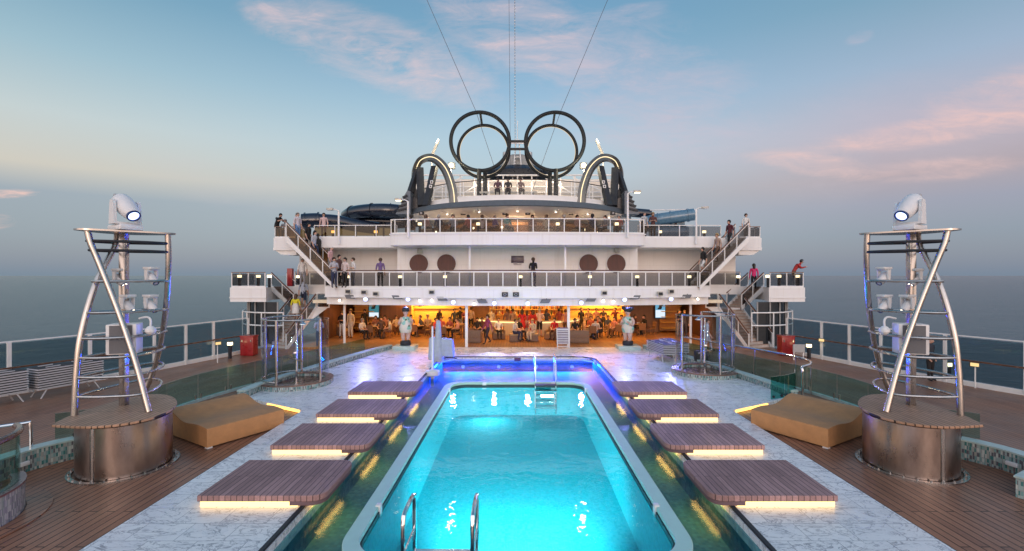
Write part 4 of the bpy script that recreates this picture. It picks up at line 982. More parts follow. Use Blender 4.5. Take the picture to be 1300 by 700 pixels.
# ---- top deck railing, deckhouse, pergola
glass_rail('top_deck_railing', 'thin dark railing round the top deck below the big rings', 'railing', [(x, y) for x, y in arc((0, 37.6), 7.95, 192, 348, 24)], 9.42, .98, 1.25, GLASS('thin_clear_glass', (.9, .92, .94), 1.3), None, .045, handrail=m_dark, kick=.03)
dh = thing('top_deckhouse', 'white top deckhouse with slatted pergola roof and small windows', 'deckhouse', (0, 41.5, 9.0))
m_cream = M('cream_paint', (.72, .64, .54), .5, var=.06)
MB().box((0, 42.3, 10.95), (18.6, .2, 4.0)).build('back_wall', m_cream, dh, smooth=0)
MB().box((0, 41, 9.06), (18, 7, .06)).build('floor', m_white, dh, smooth=0)
for k in range(15):
    x = -8.4 + 16.8 * k / 14
    MB().box((x, 39.6, 11.0), (.10, .12, 3.6)).build('pergola_post', m_white, dh, smooth=0)
for z, y in ((12.75, 39.5), (12.4, 40.2), (12.05, 40.9), (11.7, 41.6), (11.35, 41.9)):
    MB().box((0, y, z), (17.4, .22, .09)).build('pergola_slat', m_white, dh, smooth=0)
for sg in (-1, 1):
    for x0, x1 in ((2.2, 4.6), (4.6, 7.5)):
        MB().bar((sg * x0, 39.5, 12.6), (sg * x1, 39.4, 11.2), .07, .07).build('brace', m_white, dh, smooth=0)
    for x in (3.1, 4.0, 5.4, 6.3, 7.2):
        w = MB().box((sg * x, 42.08, 10.6), (.62, .05, .9)).build('window', M('night_window', (.05, .06, .07), .1), dh, smooth=0)
        MB().box((sg * x, 42.05, 10.6), (.04, .06, .9)).build('mullion', m_white, w, smooth=0)
for x in (-1.9, 1.9):
    MB().box((x, 42.06, 10.3), (2.9, .05, .9)).build('louvre', M('grey_louvre', (.34, .33, .31), .5), dh, smooth=0)
for k in range(7): MB().box((0, 42.0, 10.95 + k * .16), (6.5, .12, .05)).build('louvre_blade', m_cream, dh, smooth=0)

# ---- dark funnel, radar pyramid and mast
fu = thing('funnel_cowl', 'dark bowl-shaped funnel cowl behind the rings', 'funnel', (0, 44, 12.6))
MB().lathe((0, 44, 0), [(1.2, 12.7), (2.9, 13.3), (3.05, 13.8), (2.4, 14.25), (1.9, 14.3)], 40, sy=.8).build('cowl', M('midnight_blue', (.012, .018, .032), .3, 0, .2), fu)
MB().lathe((0, 44, 0), [(2.0, 14.28), (1.15, 15.4), (.9, 15.5)], 6, sy=.8).build('pyramid', M('grey_louvre', (.34, .33, .31), .5), fu, smooth=20)
for x in (-1.1, 1.1): MB().lathe((x, 43.6, 0), [(.32, 13.8), (.26, 15.7), (.2, 15.75)], 14).build('exhaust_pipe', M('weathered_aluminium', (.5, .5, .5), .4, .7), fu)
ma = thing('radar_mast', 'pale lattice mast with antennas rising between the rings', 'mast', (0, 43, 12.5))
for sx, sy in ((-1, -1), (1, -1), (1, 1), (-1, 1)): MB().tube([(sx * .45, 42.6 + sy * .4, 12.8), (sx * .12, 42.6 + sy * .1, 16.6)], .05, 6).build('mast_leg', m_white, ma)
for z, w in ((13.4, .8), (14.2, .66), (15.0, .5), (15.8, .32)):
    MB().box((0, 42.6, z), (w, w * .8, .05)).build('cross_frame', m_white, ma)
MB().box((0, 42.3, 16.2), (1.2, .1, .1)).build('radar_bar', m_white2, ma); MB().cyl((0, 42.6, 16.5), (0, 42.6, 18.3), .03, seg=6).build('antenna', m_white, ma)

# ---- the two pairs of big rings
for sg, side in ((-1, 'left'), (1, 'right')):
    t_ = thing('ring_sculpture', 'pair of big dark interlocking hoops on posts, %s of the mast' % side, 'ring structure', (sg * 2.7, 34, 9.4), 'big dark hoops on the top deck')
    c1 = V(sg * 2.66, 33.7, 13.93); c2 = V(sg * 2.49, 34.6, 13.45)
    MB().ring(c1, 2.08, .135, (sg * .06, 1, 0), 72, 12).build('front_hoop', M('black_gloss_tube', (.012, .015, .018), .45, .0, .1, spec=.25), t_)
    MB().ring(c2, 1.88, .12, (-sg * .1, 1, .05), 72, 12).build('rear_hoop', M('black_gloss_tube', (.012, .015, .018), .45, .0, .1, spec=.25), t_)
    MB().ring(c2 + V(0, -.02, 0), 1.775, .028, (-sg * .1, 1, .05), 72, 6).build('light_line', EM('soft_led_line', (1, .78, .5), .9), t_)
    MB().bar(c1 + V(sg * .0, 0, 2.08), c2 + V(sg * .1, 0, 1.88), .14, .14).build('tie_bar', m_dark, t_)
    for dx, y in ((sg * 2.73, 33.6), (sg * 2.38, 34.7)):
        MB().cyl((dx, y, 9.3), (dx, y, 11.95), .16, seg=16).build('post', M('black_gloss_tube', (.012, .015, .018), .45, .0, .1, spec=.25), t_)
t_ = thing('ring_crossbar', 'two short dark horizontal bars joining the big hoops', 'bar', (0, 34, 13.3))
for z in (13.95, 13.40): MB().bar((-.62, 33.75, z), (.62, 33.75, z), .16, .16, .02).build('bar', M('black_gloss_tube', (.012, .015, .018), .45, .0, .1, spec=.25), t_)

# ---- lit arches with perforated legs
m_bronze = M('grey_bronze', (.20, .185, .165), .35, .6, .1)
for sg, side in ((-1, 'left'), (1, 'right')):
    mir = sg < 0
    t_ = thing('lit_arch', 'curved grey arch with a light line and dark perforated legs, %s side' % side, 'arch', (sg * 5.8, 33.5, 9.0), 'lit arches on the top deck')
    # band: inner foot near centre, rising over and back down outside
    pts = smooth_path([AT(738, 261, 30.6), AT(740, 240, 30.8), AT(748, 217, 31.2), AT(759, 204, 31.8), AT(770, 200.5, 32.4), AT(781, 205, 33.2), AT(786, 215, 33.8), AT(787, 224, 34.0)], 6)
    s = MB(mir); bm = s.bm; rings = []
    for i, p in enumerate(pts):
        d = (pts[min(i + 1, len(pts) - 1)] - pts[max(i - 1, 0)]).normalized(); back = V(.35, 1, 0).normalized(); nrm = d.cross(back).normalized()
        hw, th = .26, .24
        rings.append([s._v(p + back * hw * a + nrm * th * b) for a, b in ((-1, -1), (1, -1), (1, 1), (-1, 1))])
    for a, b in zip(rings, rings[1:]):
        for k in range(4): bm.faces.new((a[k], a[(k + 1) % 4], b[(k + 1) % 4], b[k]))
    bm.faces.new(rings[0]); bm.faces.new(rings[-1][::-1])
    s.build('arch_band', m_bronze, t_, smooth=40)
    def off(p, i):
        d = (pts[min(i + 1, len(pts) - 1)] - pts[max(i - 1, 0)]).normalized(); back = V(.35, 1, 0).normalized(); nrm = d.cross(back).normalized()
        return p - back * .27
    MB(mir).tube([off(p, i) for i, p in enumerate(pts)], .028, 6).build('light_line', EM('warm_led_line', (1, .80, .48), 1.6), t_)
    # legs behind
    for a, b_, w in ((AT(762, 212, 32.6), AT(773, 262, 31.6), .42), (AT(784, 216, 33.6), AT(797, 256, 33.0), .40), (AT(781, 214, 33.4), AT(779, 262, 32.2), .5)):
        MB(mir).bar(a, b_, w, .34, .04).build('leg', m_dark, t_, smooth=0)
    # web plate with an oval hole between the outer legs
    pl = [AT(779, 214, 33.3), AT(787, 216, 33.3), AT(797, 258, 33.3), AT(777, 262, 33.3)]
    ov = [AT(783.2 + 3.4 * math.cos(R(a)), 236 + 6.5 * math.sin(R(a)), 33.3) for a in range(0, 360, 24)]
    bm = bmesh.new(); vo = [bm.verts.new(p) for p in pl]; vi = [bm.verts.new(p) for p in ov]
    e = [bm.edges.new((q[i], q[(i + 1) % len(q)])) for q in (vo, vi) for i in range(len(q))]
    bmesh.ops.triangle_fill(bm, use_beauty=True, edges=e)
    r = bmesh.ops.extrude_face_region(bm, geom=bm.faces[:]); bmesh.ops.translate(bm, vec=(0, .2, 0), verts=[v for v in r['geom'] if isinstance(v, bmesh.types.BMVert)])
    s = MB(mir); s.bm.free(); s.bm = bm; s.build('web_plate', m_dark, t_, smooth=0)
    for k, (dx, dy) in enumerate(((0, 0), (1.3, 5.5))):
        c = AT(765.5 + dx, 232 + dy, 31.85)
        MB(mir).box(c + V(0, -.18, 0), (.2, .03, .22), bev=.02).build('white_mark', m_white2, t_)
        MB(mir).box(c + V(0, -.2, 0), (.09, .02, .1)).build('mark_centre', m_dark, t_)
    # slate side block with louvres
    MB(mir).extr([AT(793, 272, 32.2), AT(793, 243, 32.2), AT(797, 242, 32.2), AT(801, 249, 32.2), AT(806, 262, 32.2), AT(812, 272, 32.2)], (0, 1.6, 0)).build('side_block', M('slate_blue', (.10, .13, .17), .4), t_, smooth=0)
    for k in range(4): MB(mir).bar(AT(797, 248 + 5.5 * k, 32.1), AT(803 + 2.4 * k, 251 + 5.5 * k, 32.1), .06, .12).build('louvre', m_dark, t_, smooth=0)
    MB(mir).extr([AT(766, 262, 33.0), AT(793, 248, 33.0), AT(793, 272, 33.0), AT(766, 266, 33.0)], (0, .6, 0)).build('dark_panel', M('midnight_blue', (.012, .018, .032), .3, 0, .2), t_, smooth=0)
    # pole lamps reaching over
    fl = thing('pole_floodlight', 'slender angled pole floodlight above the %s arch' % side, 'floodlight', (sg * 5.9, 33.5, 11.5), 'angled pole floodlights')
    MB(mir).tube([AT(766, 258, 34), AT(766, 206, 34), AT(762, 196, 34)], .06, 8).build('pole', m_white, fl)
    MB(mir).bar(AT(766, 198, 34), AT(757, 178, 34), .2, .16, .03).build('lamp_head', M('pale_lamp_body', (.5, .48, .42), .4), fl)
    MB(mir).bar(AT(760, 182, 33.88), AT(757.3, 177, 33.88), .16, .05).build('lens', e_warmspot, fl)
    p = AT(741, 210, 32.8)
    fl = thing('floodlight', 'blazing warm floodlight beside the %s arch' % side, 'floodlight', (sg * p.x, p.y, p.z), 'blazing floodlights')
    MB(mir).ball(p, (.17, .1, .16), 14, 10).build('lens', EM('floodlight_lens', (1, .86, .5), 6.0), fl)
    MB(mir).box(p + V(0, .2, 0), (.5, .2, .46), bev=.04).build('housing', m_dark, fl)
    MB(mir).cyl(p + V(.05, .25, -.1), V(p.x + .05, p.y + .25, 9.4), .05, seg=8).build('pole', m_white, fl)
    lamp('POINT', 'floodlight_lamp', (sg * p.x, p.y - .35, p.z), 260, (1, .84, .55), .22)

# ---- water slides
m_slide = M('navy_fibreglass', (.012, .018, .035), .18, 0, .15, coat=.5)
t_ = thing('water_slide', 'dark navy tube water slide curling above the left upper deck', 'water slide', (-11, 33, Z2))
pA = smooth_path([AT(384, 281, 33), AT(400, 280, 33.2), AT(425, 281, 33.6), AT(450, 286, 34.2), AT(480, 290, 35.0)], 6)
MB().tube(pA, [.52] * (len(pA) // 3) + [.46] * (len(pA) - len(pA) // 3), 18).build('lower_tube', m_slide, t_, smooth=60)
for i in (2, 7): MB().tube([pA[i], pA[i] + (pA[i + 1] - pA[i]) * .5], .6, 18).build('flange', m_slide, t_)
pB = smooth_path([AT(441, 274, 36.0), AT(450, 270, 35.2), AT(472, 267.5, 34.6), AT(495, 267.5, 34.6), AT(515, 270, 35.2), AT(524, 274, 36.4)], 6)
MB().tube(pB, .50, 18).build('upper_tube', m_slide, t_, smooth=60)
for i in (5, 12, 18): MB().tube([pB[i], pB[i] + (pB[i + 1] - pB[i]) * .3], .56, 18).build('flange', m_slide, t_)
MB().tube(smooth_path([AT(440, 283, 36), AT(470, 281, 35.8), AT(505, 282, 35.8), AT(530, 280, 36.2)], 5), .5, 16).build('middle_tube', m_slide, t_, smooth=60)
for px in (452, 487, 516): MB().cyl(AT(px, 282, 35.2), V(GX(px, 35.2), 35.2, Z2), .07, seg=8).build('support', m_dark, t_)
m_slide2 = M('blue_grey_fibreglass', (.10, .20, .29), .25, 0, .15, coat=.4)
t_ = thing('water_slide', 'blue grey stacked tube water slide above the right upper deck', 'water slide', (10, 33, Z2))
for nm, pts, r in (('upper_tube', [AT(818, 283, 33.6), AT(835, 279, 33.4), AT(855, 276, 33.2), AT(881, 272.5, 33.0)], .42), ('lower_tube', [AT(815, 289, 34), AT(840, 286, 33.8), AT(868, 283.5, 33.6)], .36), ('bottom_tube', [AT(825, 296, 33.4), AT(848, 295, 33.3), AT(873, 295, 33.2)], .40)):
    P = smooth_path(pts, 5); MB().tube(P, r, 18).build(nm, m_slide2, t_, smooth=60)
    for i in range(1, len(P) - 1, 4): MB().tube([P[i], P[i] + (P[i + 1] - P[i]) * .4], r * 1.12, 18).build('flange', m_slide2, t_)
for px in (832, 858): MB().cyl(AT(px, 278, 33.3), V(GX(px, 33.3), 33.3, Z2), .08, seg=8).build('support', m_dark, t_)
MB().tube([AT(825, 267, 33.6), AT(885, 266, 33.6)], .035, 6).build('guard_rail', m_white, t_)
t_ = thing('water_slide', 'short dark navy slide tube right of the round canopy', 'water slide', (8.5, 35, Z2))
MB().tube([AT(803, 270, 35), AT(826, 272, 35)], .34, 14).build('tube', m_slide, t_); MB().cyl(AT(815, 272, 35), V(GX(815, 35), 35, Z2), .08, seg=8).build('support', m_dark, t_)

# ---- lamp posts on the upper deck
for k, (px, py0, py1, Y, dr, lab) in enumerate(((430, 268, 302, 30.85, -1, 'far left, beside the navy slide'), (518, 256, 296, 28.0, -1, 'left end of the central railing'), (797, 246, 296, 28.0, 1, 'right end of the central railing'), (884, 266, 302, 30.85, 1, 'far right, beside the blue slide'))):
    a = AT(px, py1 + (8 if Y > 30 else 6), Y - .18); b = AT(px, py0, Y - .18)
    t_ = thing('lamp_post', 'slim white lamp post on the upper deck, ' + lab, 'lamp post', a, 'lamp posts on the upper deck')
    MB().cyl(a, b, .07, .055, 10).build('pole', m_white, t_)
    MB().tube([b, b + V(dr * .2, 0, .1), b + V(dr * .55, 0, .08)], .035, 6).build('arm', m_white, t_)
    MB().box(b + V(dr * .55, -.02, .12), (.42, .26, .14), bev=.03).build('lamp_head', M('pale_lamp_body', (.5, .48, .42), .4), t_)
    MB().box(b + V(dr * .55, -.05, .04), (.3, .2, .03)).build('lens', e_lamp if k in (1, 2) else M('glass_lens', (.6, .62, .65), .1), t_)

# ---- rigging wires and flag line
for nm, a, b_, lab in (('rigging_wire', AT(604, 141, 34), AT(534, -18, 34.0), 'thin dark wire slanting up left from the left hoop'), ('rigging_wire', AT(712, 141, 34), AT(779, -18, 34.0), 'thin dark wire slanting up right from the right hoop'),
                       ('rigging_wire', AT(640, 250, 34.2), AT(604, 141, 34.0), 'thin wire descending inside the left hoop'), ('rigging_wire', AT(673, 250, 34.2), AT(712, 141, 34.0), 'thin wire descending inside the right hoop'),
                       ('rigging_wire', AT(648, 215, 42), AT(646, -18, 42), 'left vertical wire above the mast')):
    tag(MB().tube([a, b_], .018 if nm else 0, 5).build(nm, M('wire_grey', (.10, .10, .12), .5)), lab, 'wire', 'rigging wires')
t_ = thing('light_garland', 'vertical wire with a chain of tiny lamps above the mast', 'light string', AT(654, 215, 42))
MB().tube([AT(654, 215, 42), AT(653.5, -18, 42)], .02, 5).build('wire', M('wire_grey', (.10, .10, .12), .5), t_)
for k in range(58):
    MB().ball(AT(654 - .5 * k / 57, 212 - 3.95 * k, 41.95), .055, 6, 4).build('bulb', M('pale_bulb', (.72, .72, .72), .3), t_)

# ---- fixtures on the balcony fascia
spots = ((464, 380.5), (518, 380.5), (575.5, 384.2), (627.5, 385.6), (670, 386), (738, 385), (793, 381), (852, 380.3))
for k, (px, py) in enumerate(spots):
    Y = bow(GX(px, 28.5)) + .12
    p = AT(px, py, Y)
    t_ = thing('spotlight', 'glowing blue white spotlight under the balcony edge, ' + ('leftmost', 'second from left', 'third from left', 'left of the central pair', 'right of the central pair', 'third from right', 'second from right', 'rightmost')[k], 'spotlight', p, 'blue white spotlights under the balcony')
    MB().cyl(p + V(0, .0, .02), p + V(0, .3, .1), .16, .13, 16).build('can', m_white2, t_)
    MB().cyl(p + V(0, -.015, .016), p + V(0, .01, .02), .12, seg=16).build('lens', e_blue, t_)
    MB().bar(p + V(0, .15, .1), p + V(0, .2, .5), .04, .04).build('bracket', m_white2, t_)
    l = lamp('SPOT', 'spotlight_beam', p + V(0, -.1, -.02), 520, (.22, .24, 1.0), .12, target=(p.x * .93, p.y - 5.6, 0), spot=84, blend=1.0)
for k, px in enumerate((627.5, 670)):
    p = AT(px, 386, bow(GX(px, 28.5)) + .12)
    lamp('SPOT', 'spotlight_beam', p + V(0, -.1, -.05), 520, (.55, .60, 1.0), .1, target=(p.x * 1.0, 26.2, 0), spot=34, blend=.7)
for k, (px, py) in enumerate(((431, 382), (533, 382), (548, 381.5), (602, 386), (766, 382), (779, 383), (886, 380))):
    Y = bow(GX(px, 28.5)) + .2; p = AT(px, py, Y)
    t_ = thing('downlight', 'tiny warm downlight under the balcony edge, ' + ('leftmost', 'just right of the left statue', 'second right of the left statue', 'left of the middle spots', 'left one of the pair near the right statue', 'right one of the pair near the right statue', 'rightmost')[k], 'downlight', p, 'tiny warm downlights')
    MB().ball(p, .07, 10, 8).build('bulb', e_warmspot, t_); MB().cyl(p + V(0, .05, .03), p + V(0, .12, .1), .07, seg=10).build('socket', m_white2, t_)
for k, (px, py) in enumerate(((443, 377), (503, 377.5), (560, 379.5), (611, 382.5), (694, 382.5), (752, 380.5), (808, 377.5), (873, 376.5))):
    Y = bow(GX(px, 28.5)) - .02; p = AT(px, py, Y)
    t_ = thing('panel_speaker', 'flat grey tilted panel on the balcony edge, ' + ('leftmost', 'second from left', 'third from left', 'left of the middle', 'right of the middle', 'third from right', 'second from right', 'rightmost')[k], 'panel', p, 'grey panels on the balcony edge')
    sl = -.12 if px < 657 else .12
    MB().extr([p + V(-.28, 0, .11), p + V(.26, 0, .11), p + V(.26 - sl, -.02, -.12), p + V(-.28 - sl, -.02, -.12)], (0, .1, 0)).build('panel', m_greybox, t_, smooth=0)
    MB().bar(p + V(0, .05, .1), p + V(0, .2, .25), .04, .04).build('bracket', m_dark, t_)
for k, (px, py) in enumerate(((442, 370), (462, 371), (477, 373), (548, 371), (767, 372), (838, 373), (852, 370))):
    Y = bow(GX(px, 28.5)) - .14; p = AT(px, py, Y)
    t_ = thing('floodlight', 'small square floodlight on the balcony fascia, ' + ('leftmost', 'second from left', 'third from left', 'between the left pair of shutters', 'below the right pair of shutters', 'second from right', 'rightmost')[k], 'floodlight', p, 'fascia floodlights')
    MB().box(p, (.36, .14, .26), rz=.15, bev=.02).build('housing', M('pale_lamp_body', (.5, .48, .42), .4), t_); MB().box(p + V(0.01, -.08, -.01), (.26, .02, .17), rz=.15).build('front_glass', m_dark, t_); MB().bar(p + V(0, .05, -.1), p + V(0, .2, -.2), .04, .04).build('bracket', m_white2, t_)
for k, px in enumerate((641, 655)):
    p = AT(px, 374, 27.8)
    t_ = thing('box_speaker', 'square black speaker in the middle of the balcony fascia, %s of the pair' % ('left', 'right')[k], 'loudspeaker', p, 'pair of black speakers')
    MB().box(p, (.36, .2, .26), bev=.02).build('cabinet', m_black, t_); MB().ring(p + V(0, -.1, 0), .075, .02, (0, 1, 0), 16, 6).build('cone', M('grey_cone', (.25, .25, .26), .4), t_)
    MB().box(p + V(0, .12, -.1), (.4, .14, .05)).build('shelf', m_white2, t_)

# ---- small bollard lamps behind the balcony glass
def bollard(px, py, Y, lab, zf, grp='bollard lamps'):
    p = AT(px, py, Y)
    t_ = thing('bollard_lamp', lab, 'bollard lamp', (p.x, p.y, zf), grp)
    MB().box((p.x, p.y, (zf + p.z - .09) / 2), (.13, .13, p.z - .09 - zf)).build('post', m_dark, t_, smooth=0)
    MB().box((p.x, p.y, p.z), (.21, .16, .16), bev=.015).build('lamp_head', e_lamp, t_); MB().box((p.x, p.y, p.z + .1), (.24, .18, .03)).build('cap', m_dark, t_, smooth=0)
ps1 = (379, 441, 508, 565, 661, 749, 809, 875, 937)
for k, px in enumerate(ps1): bollard(px, 351.5, bow(max(-12.2, min(12.2, GX(px, 29.5)))) + .75 if abs(px - 657) < 255 else 33.0, 'small glowing bollard lamp behind the long balcony glass, number %s from the left' % ('one two three four five six seven eight nine'.split()[k]), Z1)
for k, (px, w) in enumerate(((304, 'outermost on the left wing'), (328, 'middle of the left wing'), (342, 'inner end of the left wing'), (975, 'inner end of the right wing'), (989, 'middle of the right wing'), (1013, 'outermost on the right wing'))): bollard(px, 351, 30.3, 'small glowing bollard lamp behind glass, ' + w, Z1)
ps3 = (423, 477, 533, 607, 708, 783, 838, 894)
for k, px in enumerate(ps3): bollard(px, 294.5 if abs(px - 657) > 165 else 284.5, 31.4 if abs(px - 657) > 165 else 28.6, 'small glowing lamp behind the upper deck glass, number %s from the left' % ('one two three four five six seven eight'.split()[k]), Z2)
for (px, py, zz, w) in ((292, 436.5, 0, 'left promenade before the red box'), (1027, 439, 0, 'right promenade beside the red box'), (1204, 463, 0, 'right promenade behind the tower')):
    Y = 25.6 if zz == 0 and px < 1100 else 20.6
    bollard(px, py, Y, 'lit bollard lamp on the ' + w, -.12, 'promenade bollards')
for k, (px, py, Y, w) in enumerate(((277, 436, 24.3, 'left windscreen'), (1043, 432, 25.2, 'right windscreen near the red box'), (1237, 463, 18.9, 'right windscreen near the edge'))):
    p = AT(px, py, Y)
    t_ = thing('step_light', 'small amber rectangular light low on the ' + w, 'wall light', p, 'amber windscreen lights')
    sg = 1 if p.x > 0 else -1
    MB().box(p, (.3, .06, .18), rz=-sg * R(62), bev=.01).build('frame', m_dark, t_); MB().box(p + V(-sg * .02, -.035, 0), (.25, .06, .13), rz=-sg * R(62)).build('lens', EM('dim_amber', (1, .68, .3), 1.1), t_)
    MB().cyl((p.x + sg * .05, p.y + .02, -.12), (p.x + sg * .05, p.y + .02, p.z), .025, seg=6).build('conduit', m_white, t_)
# red boxes and small white board near the stairs
for sg, side in ((-1, 'left'), (1, 'right')):
    p = V(sg * 15.1, 26.6, -.12)
    t_ = thing('red_locker', 'red equipment locker on the promenade beside the %s staircase' % side, 'locker', p, 'red lockers')
    MB().box(p + V(0, 0, .55), (.72, .55, 1.06), bev=.04).build('body', m_red, t_); MB().box(p + V(0, 0, 1.1), (.76, .6, .07), bev=.02).build('lid', m_red, t_)
    for dx in (-.25, .25): MB().box(p + V(dx, -.285, .85), (.06, .03, .12)).build('latch', m_steel, t_)
p = V(15.0, 25.2, -.12)
t_ = thing('notice_stand', 'low grey notice board stand by the right red locker', 'notice board', p)
MB().box(p + V(0, 0, .62), (.62, .05, .42)).build('board', M('grey_board', (.42, .42, .42), .5), t_)
for dx in (-.25, .25): MB().box(p + V(dx, .03, .3), (.05, .05, .6)).build('leg', m_white, t_)
tag(MB().box((-16.0, 33.3, 4.25), (.34, .34, 1.25), bev=.03).build('fire_locker', m_red), 'narrow red locker at the left end of the balcony wall', 'locker')
# wall speakers on the white front wall
for k, (px, py) in enumerate(((378, 322), (533, 319), (783, 318), (936, 321))):
    p = AT(px, py, 30.5 if 400 < px < 900 else 33.4)
    t_ = thing('wall_speaker', 'small dark loudspeaker on the white wall, ' + ('under the left upper wing', 'above the left shutters', 'above the right shutters', 'under the right upper wing')[k], 'loudspeaker', p, 'wall speakers')
    MB().box(p, (.3, .24, .3), rz=.4, bev=.03).build('cabinet', m_dark if k in (0, 3) else M('pale_lamp_body', (.5, .48, .42), .4), t_); MB().bar(p, p + V(0, .3, .1), .04, .04).build('bracket', m_dark, t_)
# ---------------------------------------------------------------- covered bar below the balcony
struct(MB().prism([(-13.4, 28.88), (13.4, 28.88), (13.4, 39.5), (-13.4, 39.5)], -.118, -.004).build('bar_floor', m_floor_bar, smooth=0))
part(MB().box((0, 39.2, 1.3), (27, .2, 2.8)), 'bar_back_wall', M('honey_panel', (.45, .25, .10), .5, var=.15), smooth=0)
for mir in (False, True):
    part(MB(mir).box((5.9, 37.2, 1.3), (4.6, .2, 2.6)), 'ochre_wall', m_yel, smooth=0)
    part(MB(mir).box((8.35, 36.6, 1.3), (.5, 1.0, 2.6)), 'ochre_pier', m_yel, smooth=0)
    part(MB(mir).box((9.9, 36.9, 1.3), (2.5, .3, 2.6)), 'screen_wall', m_brown, smooth=0)
    part(MB(mir).box((6.0, 37.05, 1.75), (4.2, .12, .06)), 'wall_ledge', m_brown, smooth=0)
    part(MB(mir).box((13.3, 35.5, 1.3), (.3, 7, 2.6)), 'side_panel', m_brown, smooth=0)
    for k in range(5): part(MB(mir).box((11.8, 36.3, .35 + .42 * k), (1.5, .4, .04)), 'shelf', m_yel, smooth=0)
    part(MB(mir).box((11.8, 36.6, 1.25), (1.6, .05, 2.3)), 'shelf_back', M('amber_panel', (.5, .25, .08), .5), smooth=0)
# curved bar with bottles
bc = (.9, 38.6)
bar = thing('bar_counter', 'curved pale bar counter with lit top in the middle of the covered bar', 'bar counter', (.9, 35.5, 0))
bp_ = arc(bc, 4.3, 205, 335, 28)
MB().wallstrip(bp_, 0, 1.02, .4).build('counter_front', M('pale_ribbed_stone', (.55, .48, .38), .5, var=.15, scale=8, stretch=(4, 4, .3)), bar, smooth=40)
MB().wallstrip(bp_, 1.022, 1.08, .62).build('counter_top', M('cream_stone', (.7, .6, .42), .2), bar, smooth=40)
MB().wallstrip([(x, y) for x, y in arc(bc, 4.54, 207, 333, 28)], .93, 1.0, .03).build('light_strip', EM('counter_led', (1, .72, .3), 1.8), bar, smooth=40)
bk = thing('back_bar', 'lit back bar shelving full of bottles behind the curved counter', 'shelving', (.9, 38, 0))
MB().box((.9, 38.9, 1.3), (6.5, .15, 2.5)).build('back_panel', M('amber_back', (.75, .46, .14), .5), bk, smooth=0)
for z in (1.15, 1.6, 2.05): MB().box((.9, 38.65, z), (6.2, .32, .05)).build('shelf', m_yel, bk, smooth=0)
for x in (-1.7, .4, 1.4, 3.5): MB().box((x, 38.7, 1.5), (.08, .34, 2.0)).build('divider', m_brown, bk, smooth=0)
bcols = [M('bottle_' + n, c, .1, 0, .1, coat=.5) for n, c in (('green', (.02, .09, .03)), ('amber', (.25, .09, .01)), ('clear', (.6, .6, .55)), ('dark', (.03, .02, .02)), ('red', (.3, .02, .02)))]
protos = []
for i, mm in enumerate(bcols):
    o = MB().lathe((0, 0, 0), [(.045, 0), (.05, .02), (.05, .2), (.02, .26), (.018, .34), (.02, .35)], 10).build('bottle', mm, origin=(0, 0, 0))
    protos.append(o)
rnd = random.Random(3); first = [True] * 5
cnm = ('green', 'amber', 'clear', 'dark', 'red')
for z in (1.18, 1.63, 2.08):
    for k in range(24):
        x = -2.0 + 5.8 * k / 23 + rnd.uniform(-.05, .05); i = rnd.randrange(5)
        o = protos[i]
        if not first[i]: o = o.copy(); COL.objects.link(o)
        first[i] = False
        o.location = Vector((x, 38.62 + rnd.uniform(-.06, .06), z)) * U; sc = rnd.uniform(.95, 1.15); o.scale = (sc, sc, sc)
        tag(o, cnm[i] + ' glass bottle standing on the lit back bar shelves', 'bottle', cnm[i] + ' bottles behind the bar')
# digital posters
for px, py, side in ((475, 393, 'left'), (838, 393.5, 'right')):
    p = AT(px, py, 36.5)
    t_ = thing('digital_poster', 'upright lit blue and white screen on the dark panel, %s end of the bar' % side, 'screen', (p.x, p.y, 0))
    MB().box(p, (.86, .1, 1.36), bev=.02).build('frame', m_black, t_)
    MB().box(p + V(0, -.055, 0), (.76, .012, 1.24)).build('display', EM('screen_blue_' + side, (.16, .42, .62) if side == 'right' else (.06, .22, .26), .9), t_, smooth=0)
    MB().box(p + V(0, -.065, -.42 if side == 'left' else -.3), (.72, .012, .36 if side == 'left' else .56)).build('caption_block', EM('screen_white', (.75, .85, .95), 1.0), t_, smooth=0)
    s = MB(); s.ball(p + V(0, -.07, .22), (.13, .01, .19), 10, 8); s.ball(p + V(.1, -.07, .35), (.09, .01, .09), 10, 8); s.ball(p + V(-.12, -.07, .1), (.1, .01, .07), 10, 8); s.build('dark_picture', M('screen_black', (.01, .02, .03), .3), t_)
# ceiling lamps (real warm downlights), then an added upward fill
for (x, y, e, w) in ((-7.2, 36.3, 75, 3.6), (6.6, 36.3, 75, 3.6), (.9, 37.3, 60, 5.0), (-7, 32.3, 85, 5), (0, 32.0, 85, 5), (7, 32.3, 85, 5), (-11.4, 33.5, 32, 2), (11.4, 33.5, 32, 2), (-3.4, 35.0, 34, 2.5), (4.6, 35, 34, 2.5)):
    lamp('AREA', 'bar_ceiling_light', (x, y, 2.55), e * (2.0 if y > 36 else 1.15), (1.0, .47, .11), w, target=(x, y + (.35 if y > 36 else 0), 0), sy=.5)
for x in (-6, 0, 6): lamp('AREA', 'bar_ceiling_fill', (x, 33.5, 2.2), 16, (1, .6, .22), 3.0, target=(x, 33.6, 3), sy=.3)  # added upward fill that brightens the bar ceiling, no fitting behind it
for k in range(12):
    x = -10.5 + 21 * k / 11
    t_ = thing('ceiling_downlight', 'round warm downlight recessed in the bar ceiling', 'ceiling light', (x, 31.2, 2.58), 'downlights in the bar ceiling')
    MB().cyl((x, 31.2, 2.598), (x, 31.2, 2.575), .1, seg=12).build('lens', e_warmspot, t_); MB().ring((x, 31.2, 2.58), .11, .015, (0, 0, 1), 14, 6).build('trim', m_white2, t_)
